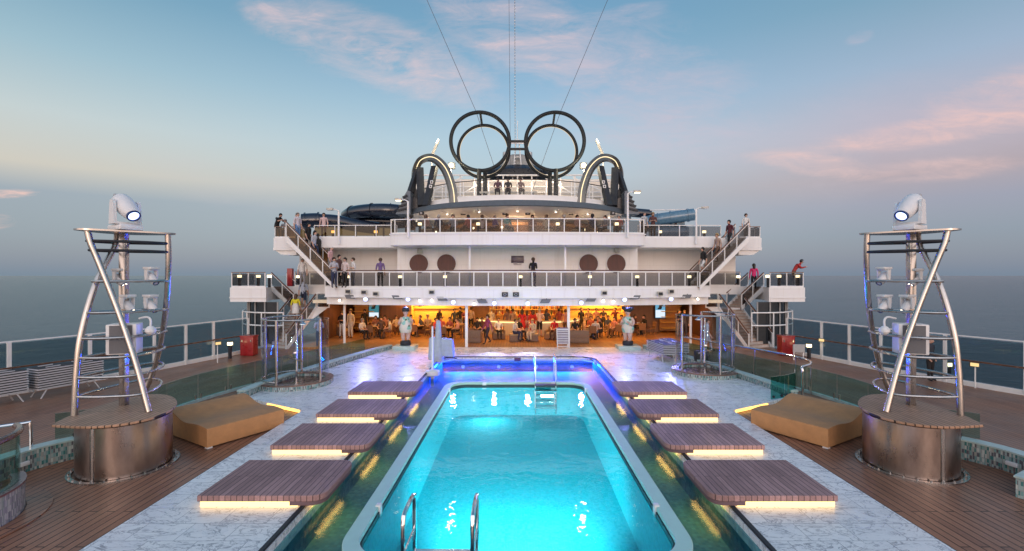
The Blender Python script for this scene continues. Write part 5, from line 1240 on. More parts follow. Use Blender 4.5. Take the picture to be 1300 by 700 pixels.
for px, w in ((533, 'left'), (785, 'right')):
    p = AT(px, 388.5, 34.5); t_ = thing('ceiling_fan', 'dark ceiling fan in front of the lit ochre wall, %s side of the bar' % w, 'fan', p, 'ceiling fans')
    MB().cyl(p + V(0, 0, .03), p + V(0, 0, -.06), .09, seg=10).build('hub', m_dark, t_)
    for a in range(0, 360, 72): MB().bar(p + V(.08 * math.cos(R(a)), .08 * math.sin(R(a)), 0), p + V(.62 * math.cos(R(a)), .62 * math.sin(R(a)), -.01), .12, .015).build('blade', m_brown, t_)

# ---- furniture
m_rattan = M('tan_rattan', (.22, .11, .05), .7, var=.3, scale=30, bump=.4)
m_rattan2 = M('grey_rattan', (.20, .125, .085), .7, var=.3, scale=30, bump=.4)
m_cush = M('sand_cushion', (.42, .30, .18), .8, var=.1)
def chair_proto():
    t_ = thing('rattan_chair', 'x', 'chair', (0, 0, 0))
    MB().box((0, 0, .47), (.50, .48, .05), bev=.015).build('seat', m_rattan, t_)
    MB().extr([(-.25, .20, .48), (.25, .20, .48), (.25, .28, .95), (-.25, .28, .95)], (0, .04, 0)).build('backrest', m_rattan, t_)
    for x in (-.22, .22):
        for y in (-.2, .2): MB().bar((x, y, .45), (x * 1.1, y * 1.1, 0), .035, .035).build('leg', m_rattan, t_, smooth=0)
        MB().tube([(x * 1.08, -.2, .47), (x * 1.12, -.2, .68), (x * 1.12, .22, .70)], .022, 6).build('armrest', m_rattan, t_)
    return t_
def tub_proto():
    t_ = thing('rattan_armchair', 'x', 'armchair', (0, 0, 0))
    MB().box((0, 0, .2), (.86, .8, .36), bev=.03).build('base', m_rattan2, t_)
    MB().box((0, -.03, .43), (.6, .66, .12), bev=.04).build('cushion', m_cush, t_)
    MB().box((0, .36, .58), (.86, .12, .5), bev=.04).build('backrest', m_rattan2, t_)
    for x in (-.37, .37): MB().box((x, -.02, .5), (.12, .74, .28), bev=.04).build('arm', m_rattan2, t_)
    return t_
def ottoman_proto():
    t_ = thing('rattan_stool', 'x', 'stool', (0, 0, 0))
    MB().box((0, 0, .21), (.78, .7, .40), bev=.03).build('base', m_rattan2, t_)
    MB().box((0, 0, .45), (.72, .64, .08), bev=.03).build('cushion', m_cush, t_)
    return t_
def table_proto():
    t_ = thing('round_table', 'x', 'table', (0, 0, 0))
    MB().lathe((0, 0, 0), [(.44, .76), (.46, .775), (.44, .79)], 24).build('tabletop', M('wood_top', (.35, .2, .09), .35), t_)
    MB().cyl((0, 0, .04), (0, 0, .76), .035, seg=10).build('stem', m_dark, t_); MB().lathe((0, 0, 0), [(.24, 0), (.23, .03), (.04, .06)], 18).build('base', m_dark, t_)
    return t_
def sofa_proto():
    t_ = thing('rattan_sofa', 'x', 'sofa', (0, 0, 0))
    MB().box((0, 0, .2), (1.7, .85, .36), bev=.03).build('base', m_rattan2, t_)
    for x in (-.38, .38): MB().box((x, -.05, .43), (.74, .7, .12), bev=.04).build('cushion', m_cush, t_)
    MB().box((0, .38, .58), (1.7, .12, .5), bev=.04).build('backrest', m_rattan2, t_)
    for x in (-.79, .79): MB().box((x, -.02, .5), (.12, .8, .28), bev=.04).build('arm', m_rattan2, t_)
    return t_
PROTO = {'chair': chair_proto, 'tub': tub_proto, 'stool': ottoman_proto, 'table': table_proto, 'sofa': sofa_proto}
GRP = {'chair': 'rattan chairs in the bar', 'tub': 'rattan armchairs in the bar', 'stool': 'rattan stools in the bar', 'table': 'round tables in the bar', 'sofa': 'rattan sofas in the bar'}
made = {}
def put(kind, px, Y, rz, label):
    loc = (GX(px, Y), Y, 0)
    if kind not in made:
        o = PROTO[kind](); o.location = Vector(loc) * U; o.rotation_euler = (0, 0, R(rz)); made[kind] = o; o['label'] = label; o['group'] = GRP[kind]
        return o
    return copy_tree(made[kind], loc, R(rz), label, GRP[kind])
tabs = (('the left screen', 478, 33.6), ('the left statue', 530, 34.0), ('the grey pool lift', 566, 32.8), ('the left bar column', 583, 35.0), ('the upright lounger', 752, 33.2), ('the right statue', 782, 34.2), ('the right ochre wall', 812, 35.0))
for k, (w, px, Y) in enumerate(tabs):
    put('table', px, Y, 0, 'round wooden bar table near ' + w)
    for j, (dx, dy, rz, sd) in enumerate(((-.85, .05, 90, 'left'), (.85, -.05, -90, 'right'), (0.1, .85, 0, 'far'), (-.1, -.85, 180, 'near'))):
        if (k, j) in ((3, 3), (5, 2)): continue
        put('chair', CX + (GX(px, Y) + dx) * F / (Y + dy), Y + dy, rz + (k * 23 + j * 11) % 30 - 15, 'tan rattan chair on the %s side of the table near %s' % (sd, w))
for px, Y, rz, lab in ((604, 31.0, 170, 'grey rattan armchair with its back to the pool, right of the left column'), (633, 32.6, 8, 'rattan armchair facing the pool below the bar counter'), (701, 32.4, -30, 'rattan armchair behind the upright lounger'), (438, 34.5, 60, 'rattan armchair at the far left of the bar'), (596, 33.6, 90, 'rattan armchair behind the left bar column')):
    put('tub', px, Y, rz, lab)
for px, Y, rz, lab in ((654, 31.5, 3, 'low rattan stool under the man in dark trousers'), (676, 31.6, -4, 'low rattan stool under the person in white')): put('stool', px, Y, rz, lab)
for px, Y, rz, lab in ((731, 31.0, 175, 'rattan sofa with its back to the pool, right of the upright lounger'), (545, 35.8, 0, 'rattan sofa against the left ochre wall'), (800, 36.2, 0, 'rattan sofa against the right ochre wall')): put('sofa', px, Y, rz, lab)
# pale cups and glasses on the tables
for k, (w, px, Y) in enumerate(tabs):
    for j in range(3):
        a = k * 1.3 + j * 2.1
        o = MB().lathe((GX(px, Y) + .22 * math.cos(a), Y + .22 * math.sin(a), .792), [(.02, 0), (.035, .12), (.034, .12), (.018, .01)], 8).build('drinking_glass', M('milky_glass', (.7, .7, .65), .15))
        tag(o, 'drinking glass on the round table near ' + w, 'glass', 'glasses on the table near ' + w)

# ---- sun loungers: stacks and one upright
m_frame = M('lounger_white_frame', (.55, .55, .58), .35, var=.05)
def lounger_proto():
    t_ = thing('sun_lounger', 'x', 'sun lounger', (0, 0, 0))
    s = MB()
    for x in (-.33, .33): s.bar((x, -1.02, 0), (x, 1.02, 0), .045, .042)
    for y in (-1.0, -.35, .35, 1.0): s.bar((-.33, y, 0), (.33, y, 0), .04, .04)
    s.build('frame', m_frame, t_, smooth=0)
    MB().box((0, 0, .032), (.61, 1.97, .035)).build('sling', m_rope, t_, smooth=0)
    return t_
lp_ = lounger_proto(); lfirst = True
ordn = 'lowest,second,third,fourth,fifth,sixth,seventh,eighth,topmost'.split(',')
def stack(c, rz, n, z0, step, lab, grp):
    global lfirst
    for k in range(n):
        nm = ordn[k] if k < n - 1 else 'topmost'
        L = '%s white framed sun lounger of the stack %s' % (nm, lab)
        loc = (c[0] + .006 * math.sin(k * 2.1), c[1] + .010 * math.cos(k * 1.7), z0 + step * k)
        if lfirst: o = lp_; o.location = Vector(loc) * U; o.rotation_euler = (0, 0, rz); o['label'] = L; o['group'] = grp; lfirst = False
        else: o = copy_tree(lp_, loc, rz, L, grp)
        if k == 0 or k == n - 1: todo.append((o, k, z0))
todo = []
stack((-18.2, 16.1), R(-20), 9, .26, .088, 'at the left windscreen', 'stacked loungers by the left windscreen')
stack((-17.35, 18.2), R(-20), 9, .24, .088, 'half hidden behind the left tower', 'stacked loungers behind the left tower')
stack((7.5, 24.7), R(8), 6, .42, .085, 'beside the right shower', 'stacked loungers by the right shower')
stack((8.35, 25.3), R(8), 6, .42, .085, 'behind the front stack by the right shower', 'second stack by the right shower')
for root, k, z0 in todo:      # the lowest stands on its legs, the topmost one's are folded flat
    ORG[root.name] = Vector((0, 0, 0))
    for x in (-.3, .3):
        for y, d in ((-.75, -.18), (.7, .18)):
            s = MB()
            if k == 0: s.bar((x, y, -.02), (x * 1.05, y + d, -(z0 + .12) + .01), .035, .035)
            else: s.bar((x * .8, y, .06), (x * .8, y - d * 2.4, .07), .03, .03)
            s.build('leg', m_frame, root, smooth=0)
p = V(GX(715, 28.2), 28.2, 0)
t_ = thing('upright_lounger', 'white slatted sun lounger standing upright at the edge of the bar floor', 'sun lounger', p)
s = MB()
for x in (-.36, .36): s.bar(p + V(x * .95, 0, .02), p + V(x, .28, 1.2), .05, .05)
for k in range(2): s.bar(p + V(-.36, .26 * k + .01, .15 + 1.0 * k), p + V(.36, .26 * k + .01, .15 + 1.0 * k), .05, .05)
s.build('frame', m_frame, t_, smooth=0)
for k in range(9): MB().bar(p + V(-.33, .06 + .022 * k, .3 + .1 * k), p + V(.33, .06 + .022 * k, .3 + .1 * k), .02, .05).build('slat', m_frame, t_, smooth=0)
MB().box(p + V(0, .22, .78), (.64, .02, .95), rot=Quaternion((1, 0, 0), R(-13))).build('sling', M('mauve_sling', (.16, .11, .18), .8), t_, smooth=0)
p = V(10.1, 24.0, 0)
tag(MB().box((9.05, 23.3, .42), (.62, .3, .5), bev=.02).build('towel_bin', m_black), 'black square bin at the end of the right lounger stack', 'bin')

# ---- pool lift under its grey cover, parasol base float
p = V(GX(556, 23.9), 23.9, 0)
t_ = thing('pool_lift', 'grey canvas covered pool lift chair standing at the corner of the dark pool', 'pool lift', p)
s = MB(); s.lathe(p + V(0, .1, 0), [(.30, 0), (.27, .25), (.24, .8), (.17, 1.15), (.13, 1.8), (.11, 2.05), (.03, 2.12)], 14, sy=.8); s.build('mast_cover', m_greycover, t_, smooth=50)
MB().extr([p + V(.12, .0, .28), p + V(.8, .0, .24), p + V(.72, .0, 1.1), p + V(.15, .0, 1.2)], (0, .5, 0)).build('seat_cover', m_greycover, t_, bevel=.04)
MB().extr([p + V(-.5, -.02, .1), p + V(-.12, -.02, .1), p + V(-.15, -.02, 1.25), p + V(-.45, -.02, 1.22)], (0, .35, 0)).build('box_cover', m_greycover, t_, bevel=.04)
MB().bar(p + V(.7, .1, .55), p + V(1.0, .0, .62), .05, .05).build('footrest', m_chrome, t_, smooth=0); MB().bar(p + V(.3, .1, .25), p + V(.95, -.05, .2), .06, .04).build('frame', m_dark, t_, smooth=0)
q = V(GX(549, 21.3), 21.3, -.26)
t_ = thing('round_stand', 'white round disc stand with a thin pole standing in the dark water', 'stand', q + V(0, 0, -.3))
MB().lathe(q, [(.30, .14), (.34, .18), (.34, .34), (.30, .37), (.08, .40)], 24).build('disc', m_white2, t_); MB().cyl(q + V(0, 0, .38), q + V(0, 0, 2.35), .05, .04, 12).build('pole', m_white2, t_); MB().cyl(q + V(0, 0, -.35), q + V(0, 0, .2), .09, seg=12).build('foot', m_white2, t_)

# ---- statues of plump figures
def statue(px, Y, facing, cap, label, zb):
    c = V(GX(px, Y), Y, zb)
    m_skin = M('statue_plaster', (.55, .38, .32), .45, var=.08); m_cl = M('statue_leaf_print', (.5, .55, .5), .5)
    m = bpy.data.materials.get('leaf_print')
    if not m:
        m = bpy.data.materials.new('leaf_print'); t = NT(m); vo = t.n('ShaderNodeTexVoronoi', i_Scale=5.2); t.l(t.coords(), vo.inputs['Vector'])
        sp_ = t.n('ShaderNodeSeparateColor'); t.l(vo.outputs['Color'], sp_.inputs[0])
        cc_ = t.ramp(sp_.outputs[0], [(0, (.60, .58, .50)), (.45, (.22, .48, .42)), (.62, (.03, .10, .05)), (.75, (.62, .60, .54)), (.9, (.30, .52, .46))], 'CONSTANT')
        b = t.n('ShaderNodeBsdfPrincipled'); t.l(cc_, b.inputs['Base Color']); b.inputs['Roughness'].default_value = .4; t.out(b.outputs[0])
    pd = tag(MB().box((c.x, c.y, zb / 2 - .06), (1.3, 1.1, zb + .1), bev=.015).build('statue_plinth', m_cope2), 'pale green block plinth under the statue with %s' % ('round dark cap' if cap == 'cap' else 'wide flared headwear'), 'plinth', 'statue plinths')
    t_ = thing('statue', label, 'statue', c, 'statues in front of the bar')
    X = Matrix.Translation(c) @ Matrix.Rotation(facing, 4, 'Z') @ Matrix.Scale(1.14, 4)
    MB(False, X).lathe((0, 0, 0), [(.26, 0), (.28, .04), (.27, .22), (.22, .24)], 20).build('base', m_dark, t_)
    # body: one skinned, plump figure
    s = MB(False, X)
    sec = [(.0, .60, .0), (.16, .62, .0), (.27, .74, -.01), (.31, .88, -.01), (.29, 1.02, 0), (.235, 1.16, 0), (.235, 1.30, .0), (.21, 1.42, 0), (.13, 1.50, 0), (.065, 1.54, -.01), (.065, 1.58, -.02), (.115, 1.63, -.03), (.145, 1.72, -.03), (.13, 1.83, -.02), (.0, 1.90, -.02)]
    s.lathe((0, 0, 0), [(r, z) for r, z, o in sec], 20, sy=.86)
    s.build('body', m_skin, t_, smooth=60)
    for sx in (-1, 1):
        s = MB(False, X); s.tube(smooth_path([(sx * .19, 0, 1.43), (sx * .31, .02, 1.25), (sx * .33, -.14, 1.08), (sx * .18, -.33, 1.2)], 4), [.085 - .003 * k for k in range(13)], 10); s.ball((sx * .15, -.33, 1.23), .06, 8, 6); s.build('arm', m_skin, t_, smooth=60)
        s = MB(False, X); s.tube(smooth_path([(sx * .12, 0, .80), (sx * .13, -.02, .5), (sx * .12, .01, .26)], 4), [.155, .15, .14, .13, .115, .11, .105, .09, .085], 12); s.ball((sx * .12, -.07, .26), (.08, .14, .05), 10, 6); s.build('leg', m_skin, t_, smooth=60)
    MB(False, X).lathe((0, 0, 0), [(.27, .66), (.31, .76), (.335, .88), (.312, 1.02), (.258, 1.16), (.256, 1.30), (.232, 1.40), (.16, 1.475), (.15, 1.46)], 22, sy=.88).build('swimsuit', m, t_, smooth=60)
    s = MB(False, X)
    if cap == 'cap':
        s.lathe((0, .01, 1.76), [(.19, 0), (.205, .08), (.18, .17), (.10, .235), (.0, .25)], 18); s.box((0, -.2, 1.79), (.22, .18, .025), bev=.01)
    else:
        s.ball((0, .02, 1.84), (.22, .2, .15), 14, 8)
        for sx in (-1, 1): s.tube(smooth_path([(sx * .1, .02, 1.88), (sx * .26, .0, 1.93), (sx * .33, .0, 2.0)], 3), [.13, .12, .11, .10, .08, .06, .03], 10)
    s.build('headwear', m_dark, t_, smooth=60)
    s = MB(False, X)
    for sx in (-1, 1): s.ball((sx * .055, -.165, 1.77), (.02, .012, .014), 8, 6)
    s.build('eyes', m_black, t_); MB(False, X).ball((0, -.185, 1.735), (.025, .03, .03), 8, 6).build('nose', m_skin, t_); MB(False, X).ball((0, -.17, 1.675), (.04, .012, .01), 8, 6).build('mouth', M('painted_lips', (.4, .05, .05), .4), t_)
statue(515, 28.3, R(205), 'cap', 'plump painted statue in a round dark cap and leaf print swimsuit, left of the bar', .22)
statue(797, 28.3, R(-38), 'wide', 'plump painted statue with wide dark flared headwear and pale print suit, right', .22)
# ---------------------------------------------------------------- people
def pose_def(kind):
    """joints for a unit-height figure facing -Y; returns verts {name:(x,y,z,r)}, edges, region by edge"""
    J = {}; E = []
    def j(n, x, y, z, r): J[n] = (x, y, z, r)
    def e(a, b, reg): E.append((a, b, reg))
    sit = kind.startswith('sit')
    oz = -.235 if sit else 0.0; lean = kind == 'lean'; oy = 0
    if lean:
        j('pelvis', 0, .09, .53, .078); j('waist', 0, .05, .61, .068); j('chest', 0, -.04, .71, .082); j('neck', 0, -.12, .80, .034); j('skull', 0, -.155, .845, .052); j('crown', 0, -.17, .895, .054)
    else:
        f = -.03 if kind in ('sit_fwd', 'climb') else 0
        j('pelvis', 0, 0, .53 + oz, .08); j('waist', 0, .005 + f * .3, .615 + oz, .068); j('chest', 0, .0 + f, .735 + oz, .084); j('neck', 0, .0 + f * 1.4, .845 + oz, .033); j('skull', 0, -.016 + f * 1.7, .893 + oz, .052); j('crown', 0, -.004 + f * 1.7, .945 + oz, .054)
    e('pelvis', 'waist', 1); e('waist', 'chest', 1); e('chest', 'neck', 1); e('neck', 'skull', 0); e('skull', 'crown', 0)
    cx, cy, cz, _ = J['chest']
    for s, n in ((-1, 'R'), (1, 'L')):
        sh = (s * .103, cy + .005, cz + .07)
        j('sh' + n, *sh, .040)
        if kind in ('stand', 'climb', 'back') or (kind == 'walk'):
            sw = .05 * s if kind == 'walk' else (.02 * s if kind == 'climb' else 0)
            el = (s * .137, sh[1] + .02 + sw, sh[2] - .175); wr = (s * .142, sh[1] - .02 + sw * 2.2, sh[2] - .325)
        elif kind == 'hold': el = (s * .138, sh[1] + .02, sh[2] - .17); wr = (s * .055, sh[1] - .13, sh[2] - .145)
        elif kind == 'pocket': el = (s * .165, sh[1] + .04, sh[2] - .165); wr = (s * .105, sh[1] - .03, sh[2] - .29)
        elif kind == 'lean': el = (s * .125, sh[1] - .10, sh[2] - .135); wr = (s * .04, sh[1] - .215, sh[2] - .10)
        elif kind == 'reach':
            el = (s * .14, sh[1] - .06, sh[2] - .13) if s < 0 else (s * .20, sh[1] - .05, sh[2] - .03)
            wr = (s * .09, sh[1] - .18, sh[2] - .10) if s < 0 else (s * .33, sh[1] - .10, sh[2] - .0)
        elif kind == 'sit_back': el = (s * .145, sh[1] + .03, sh[2] - .16); wr = (s * .12, sh[1] - .12, sh[2] - .20)
        else: el = (s * .135, sh[1] - .02, sh[2] - .165); wr = (s * .06, sh[1] - .16, sh[2] - .20)
        j('el' + n, *el, .028); j('wr' + n, *wr, .0205)
        d = (Vector(wr) - Vector(el)).normalized(); hd = Vector(wr) + d * .045
        j('ha' + n, *hd, .021)
        # fingers and thumb, unequal, slightly curled
        sd = d.cross(V(0, 0, 1) if abs(d.z) < .8 else V(0, 1, 0)).normalized(); cu = d.cross(sd)
        e('chest', 'sh' + n, 1); e('sh' + n, 'el' + n, 1); e('el' + n, 'wr' + n, 2); e('wr' + n, 'ha' + n, 0)
        if kind == 'pocket' or True:
            for i, (o, ln) in enumerate(((-.013, .036), (-.0045, .042), (.0045, .040), (.013, .032))):
                tip = hd + sd * o * 1.5 + d * (ln + .008) + cu * .012
                j('f%d%s' % (i, n), *tip, .0062); e('ha' + n, 'f%d%s' % (i, n), 0)
            tip = Vector(wr) + d * .036 + sd * -s * .032; j('th' + n, *tip, .007); e('ha' + n, 'th' + n, 0)
        px, py, pz, _ = J['pelvis']
        if sit:
            sp = .075 if kind != 'sit_back' else .06
            j('hip' + n, s * .052, py - .01, pz - .02, .062); j('kn' + n, s * sp, py - .25, pz - .005, .040)
            dx = -.03 if kind == 'sit_fwd' and s > 0 else .0
            j('an' + n, s * sp * .95, py - .245 + dx + (.05 if kind == 'sit_fwd' else 0), .05, .025); j('to' + n, s * sp, py - .34 + dx, .02, .022)
        else:
            ky, ay, kz, az = 0, 0, .285, .045
            if kind == 'walk': ky, ay = (-.06, -.13) if s > 0 else (.01, .14); az = .045 if s > 0 else .07
            if kind == 'climb': ky, ay, kz, az = (-.12, -.10, .36, .15) if s > 0 else (0, .02, .285, .045)
            if kind == 'lean' and s > 0: ky, ay = -.01, -.06
            j('hip' + n, s * .052, py, .50, .060); j('kn' + n, s * .057, py * .5 + ky - .008, kz, .038); j('an' + n, s * .06, py * .3 + ay + .006, az, .024); j('to' + n, s * .068, py * .3 + ay - .085, az - .025, .021)
        e('pelvis', 'hip' + n, 3); e('hip' + n, 'kn' + n, 3); e('kn' + n, 'an' + n, 4); e('an' + n, 'to' + n, 5)
    # nose
    sx, sy, sz, _ = J['skull']
    j('nose', sx, sy - .062, sz + .008, .010); e('skull', 'nose', 0)
    return J, E
POSES = ('stand', 'hold', 'pocket', 'lean', 'reach', 'walk', 'climb', 'sit', 'sit_fwd', 'sit_back')
tmp = {}
for k in POSES:
    J, E = pose_def(k); names_ = list(J); idx = {n: i for i, n in enumerate(names_)}
    me = bpy.data.meshes.new('t'); me.from_pydata([J[n][:3] for n in names_], [(idx[a], idx[b]) for a, b, _ in E], [])
    o = bpy.data.objects.new('t', me); COL.objects.link(o)
    o.modifiers.new('s', 'SKIN'); sb = o.modifiers.new('u', 'SUBSURF'); sb.levels = 1; sb.render_levels = 1
    if not me.skin_vertices:
        bpy.context.view_layer.objects.active = o
    sk = me.skin_vertices[0].data if me.skin_vertices else None
    for n in names_:
        v = sk[idx[n]]; r = J[n][3]; v.radius = (r, r * (.82 if n in ('chest', 'waist', 'pelvis') else 1)); v.use_root = n == 'pelvis'
    tmp[k] = (o, J, E)
dg = bpy.context.evaluated_depsgraph_get(); dg.update()
TEMPL = {}
for k, (o, J, E) in tmp.items():
    me = bpy.data.meshes.new_from_object(o.evaluated_get(dg)); me.name = 'body_' + k
    segs = [(Vector(J[a][:3]), Vector(J[b][:3]), reg, (J[a][3] + J[b][3]) / 2) for a, b, reg in E]
    for p in me.polygons:
        c = Vector(p.center); best = 9; br = 1
        for a, b, reg, r in segs:
            d = b - a; t = max(0, min(1, (c - a).dot(d) / max(1e-9, d.length_squared))); dist = (c - (a + d * t)).length - r
            if dist < best: best, br = dist, reg
        p.material_index = br; p.use_smooth = True
    TEMPL[k] = (me, J)
    bpy.data.objects.remove(o)
def cm(c, rough=.8): 
    return M('cloth_%02x%02x%02x' % tuple(int(max(0, min(1, v)) * 255) for v in c), c, rough, 0, .18, 14)
SK = [M('skin_light', (.52, .30, .22), .5, 0, .08), M('skin_tan', (.40, .22, .15), .5, 0, .08), M('skin_brown', (.22, .11, .07), .5, 0, .08)]
HAIR = {'dark': (.018, .013, .011), 'brown': (.07, .035, .018), 'grey': (.32, .30, .28), 'blond': (.38, .25, .10), 'bald': None, 'white': (.6, .58, .55)}
BLACK, WHITE, NAVY, GREY, RED, PINK, BLUE, YEL, PURP, CREAM, MAG, TEAL, BROWN, JEAN, SKIN = (.015, .014, .016), (.68, .66, .64), (.02, .03, .07), (.25, .25, .27), (.38, .012, .02), (.55, .22, .24), (.12, .22, .42), (.62, .52, .03), (.16, .10, .25), (.62, .50, .34), (.62, .03, .16), (.05, .25, .26), (.12, .06, .035), (.07, .11, .2), None
PEOPLE = 0
def person(x, y, z, face, pose, top, bottom, label, hair='dark', h=1.74, sleeve=False, shorts=False, dress=None, longhair=False, skin=0, group=None, hat=None):
    """face: degrees, 0 looks toward the camera"""
    global PEOPLE; PEOPLE += 1
    me0, J = TEMPL[pose]; me = me0.copy()
    sk = SK[skin]; tp = cm(top) if top else sk; bt = cm(bottom) if bottom else sk
    mi = [p.material_index for p in me.polygons]; me.materials.clear()
    for m_ in (sk, tp, tp if sleeve else sk, bt, sk if (shorts or dress) else bt, cm(BLACK if not shorts else (.3, .28, .26))): me.materials.append(m_)
    me.polygons.foreach_set('material_index', mi); hh = h
    me.transform(Matrix.Scale(hh, 4))
    o = bpy.data.objects.new('person', me); COL.objects.link(o)
    o.location = Vector((x, y, z)) * U; o.rotation_euler = (0, 0, R(face)); tag(o, label, 'person', group)
    ORG[o.name] = Vector((0, 0, 0)); k = hh / U
    c = V(*J['crown'][:3]) * k; s0 = V(*J['skull'][:3]) * k
    s = MB(); hc = HAIR[hair]
    if hc:
        bm2 = bmesh.new(); bmesh.ops.create_uvsphere(bm2, u_segments=14, v_segments=10, radius=1.0)
        # cut the face opening: drop the front lower quarter
        bmesh.ops.delete(bm2, geom=[v for v in bm2.verts if v.co.y < -.25 and v.co.z < .28 or v.co.z < -.75], context='VERTS')
        r = .0615 * k; bm2.transform(Matrix.Translation(c + V(0, .010 * k, -.012 * k)) @ Matrix.Diagonal((r, r * 1.1, r * 1.12, 1)))
        s.merge(bm2)
        if longhair: s.tube([c + V(0, .035 * k, -.01 * k), s0 + V(0, .05 * k, -.03 * k), s0 + V(0, .06 * k, -.10 * k)], [.05 * k, .052 * k, .03 * k], 10)
        s.build('hair', M('hair_' + hair, hc, .5, 0, .3, 20), o, smooth=60)
    if hat:
        s = MB(); s.lathe(c + V(0, .005 * k, .0), [(.1 * k, .0), (.066 * k, .008 * k), (.062 * k, .05 * k), (.03 * k, .065 * k), (.0, .068 * k)], 14, cap=False); s.build('hat', cm(hat), o, smooth=60)
    if dress:
        w = V(*J['waist'][:3]) * k; pz = J['pelvis'][2] * k
        if pose.startswith('sit'): pass
        else: MB().lathe((w.x, w.y, 0), [(.082 * k, w.z + .05 * k), (.088 * k, w.z), (.112 * k, pz - .02 * k), (.135 * k, .33 * k), (.13 * k, .33 * k), (.10 * k, pz)], 16, sy=.85, cap=False).build('dress', cm(dress), o, smooth=60)
    s = MB()
    for sx in (-1, 1): s.ball(s0 + V(sx * .021 * k, -.048 * k, .022 * k), (.008 * k, .005 * k, .005 * k), 6, 4)
    s.build('eyes', m_black, o)
    return o
def pp(px, Y, z, *a, **k): return person(GX(px, Y), Y, z, *a, **k)
fz = -.004
# man at the windscreen on the right
person(GX(1181, 20.2), 20.2, -.118, 20, 'pocket', (.03, .035, .05), BLACK, 'bald man in dark jacket leaning at the right windscreen behind the tower', 'bald', 1.72, True, skin=0)
# bar, left to right
B_ = 'people in the covered bar'
pp(405, 29.6, -.118, 200, 'hold', (.30, .36, .55), JEAN, 'man in pale blue shirt and jeans seen through the left shower', 'grey', 1.74, group=B_)
pp(434, 33.4, fz, 10, 'hold', BLACK, WHITE, 'woman in black top and white trousers at the left end of the bar', 'dark', 1.68, group=B_, longhair=True)
pp(445, 33.2, fz, -20, 'stand', CREAM, (.6, .55, .48), 'man in cream shirt and pale trousers beside the woman in black', 'brown', 1.85, sleeve=True, group=B_)
pp(463, 35.3, fz, 0, 'stand', BLACK, BLACK, 'person in black standing before the left screen', 'dark', 1.7, True, group=B_)
pp(459, 32.6, .0, 60, 'sit_fwd', WHITE, BLACK, 'seated person in white shirt and black trousers near the left screen', 'grey', 1.72, group=B_)
pp(477, 34.6, 0, 0, 'sit', (.2, .08, .06), BLACK, 'seated person in dark brown at the far side of the left table', 'dark', 1.72, group=B_)
pp(489, 34.9, 0, -40, 'sit', (.45, .2, .14), BLACK, 'seated person in rust top behind the left table', 'dark', 1.72, group=B_)
pp(496, 32.8, 0, -80, 'sit_fwd', (.42, .40, .36), BROWN, 'seated person in pale top left of the capped statue', 'dark', 1.72, group=B_)
pp(503, 35.0, 0, 20, 'sit', CREAM, BROWN, 'seated person in cream by the ochre wall behind the capped statue', 'brown', 1.72, group=B_)
pp(558, 34.6, fz, 60, 'hold', (.04, .02, .02), BLACK, 'waiter in dark clothes standing behind the grey pool lift', 'bald', 1.85, True, skin=1, group=B_)
pp(552, 33.0, 0, 70, 'sit_fwd', (.45, .06, .05), BROWN, 'seated person in red top above the pool lift', 'dark', 1.72, group=B_)
pp(560, 33.9, 0, 10, 'sit', (.5, .12, .1), BLACK, 'seated person in coral behind the table near the pool lift', 'dark', 1.72, group=B_)
pp(571, 33.6, 0, -20, 'sit', (.25, .06, .05), BLACK, 'seated person in dark red between lift and left column', 'brown', 1.72, group=B_)
pp(582, 32.9, 0, -70, 'sit_fwd', (.55, .28, .22), BLACK, 'seated person in salmon top just left of the left column', 'brown', 1.72, group=B_)
pp(577, 36.0, fz, 30, 'stand', (.05, .06, .07), BLACK, 'standing person in black near the left column, left of two', 'dark', 1.72, True, group=B_)
pp(584, 36.2, fz, -20, 'stand', BLACK, GREY, 'standing person in black near the left column, right of two', 'dark', 1.78, True, group=B_)
pp(606, 33.2, 0, 0, 'sit', BLACK, BLACK, 'seated person in black behind the armchair right of the left column', 'dark', 1.72, group=B_)
pp(612, 33.4, 0, 10, 'sit', (.10, .03, .03), BLACK, 'seated person in dark maroon beside the walking woman', 'brown', 1.72, group=B_)
pp(619, 30.3, fz, -60, 'walk', (.30, .05, .12), (.03, .02, .03), 'woman in plum top striding past the left column', 'brown', 1.72, True, group=B_)
pp(644, 35.0, fz, 160, 'stand', (.18, .10, .09), BLACK, 'standing person in brown at the bar counter', 'brown', 1.76, True, group=B_)
pp(633, 32.5, .06, 10, 'sit_back', WHITE, BLACK, 'person in white top lounging in the armchair below the counter', 'brown', 1.70, group=B_)
pp(653, 31.4, .06, 60, 'sit_fwd', (.6, .56, .52), NAVY, 'man in pale shirt and dark trousers seated on the low stool', 'brown', 1.74, group=B_)
pp(659, 32.0, .06, 40, 'sit', BLACK, BLACK, 'person in black seated beside the man on the low stool', 'dark', 1.74, group=B_)
pp(663, 33.8, fz, 175, 'stand', RED, RED, 'woman in a red dress at the counter, left of two', 'dark', 1.80, dress=RED, shorts=True, group=B_, longhair=True)
pp(669, 34.2, fz, 170, 'stand', (.42, .14, .16), PINK, 'woman in pink between the two red dresses', 'brown', 1.70, dress=(.42, .14, .16), shorts=True, group=B_, longhair=True)
pp(676, 33.7, fz, 185, 'stand', RED, RED, 'woman in a red dress at the counter, right of two', 'brown', 1.78, dress=RED, shorts=True, group=B_, longhair=True)
pp(685, 33.9, fz, 190, 'hold', (.58, .44, .42), BLACK, 'man in pale shirt and black shorts right of the red dresses', 'grey', 1.86, shorts=True, group=B_)
pp(677, 31.5, .06, -40, 'sit_fwd', (.6, .5, .36), CREAM, 'person in cream seated on the right low stool', 'blond', 1.72, group=B_)
pp(704, 32.3, .06, -25, 'sit', RED, BROWN, 'person in red leaning back in the armchair behind the upright lounger', 'dark', 1.72, group=B_)
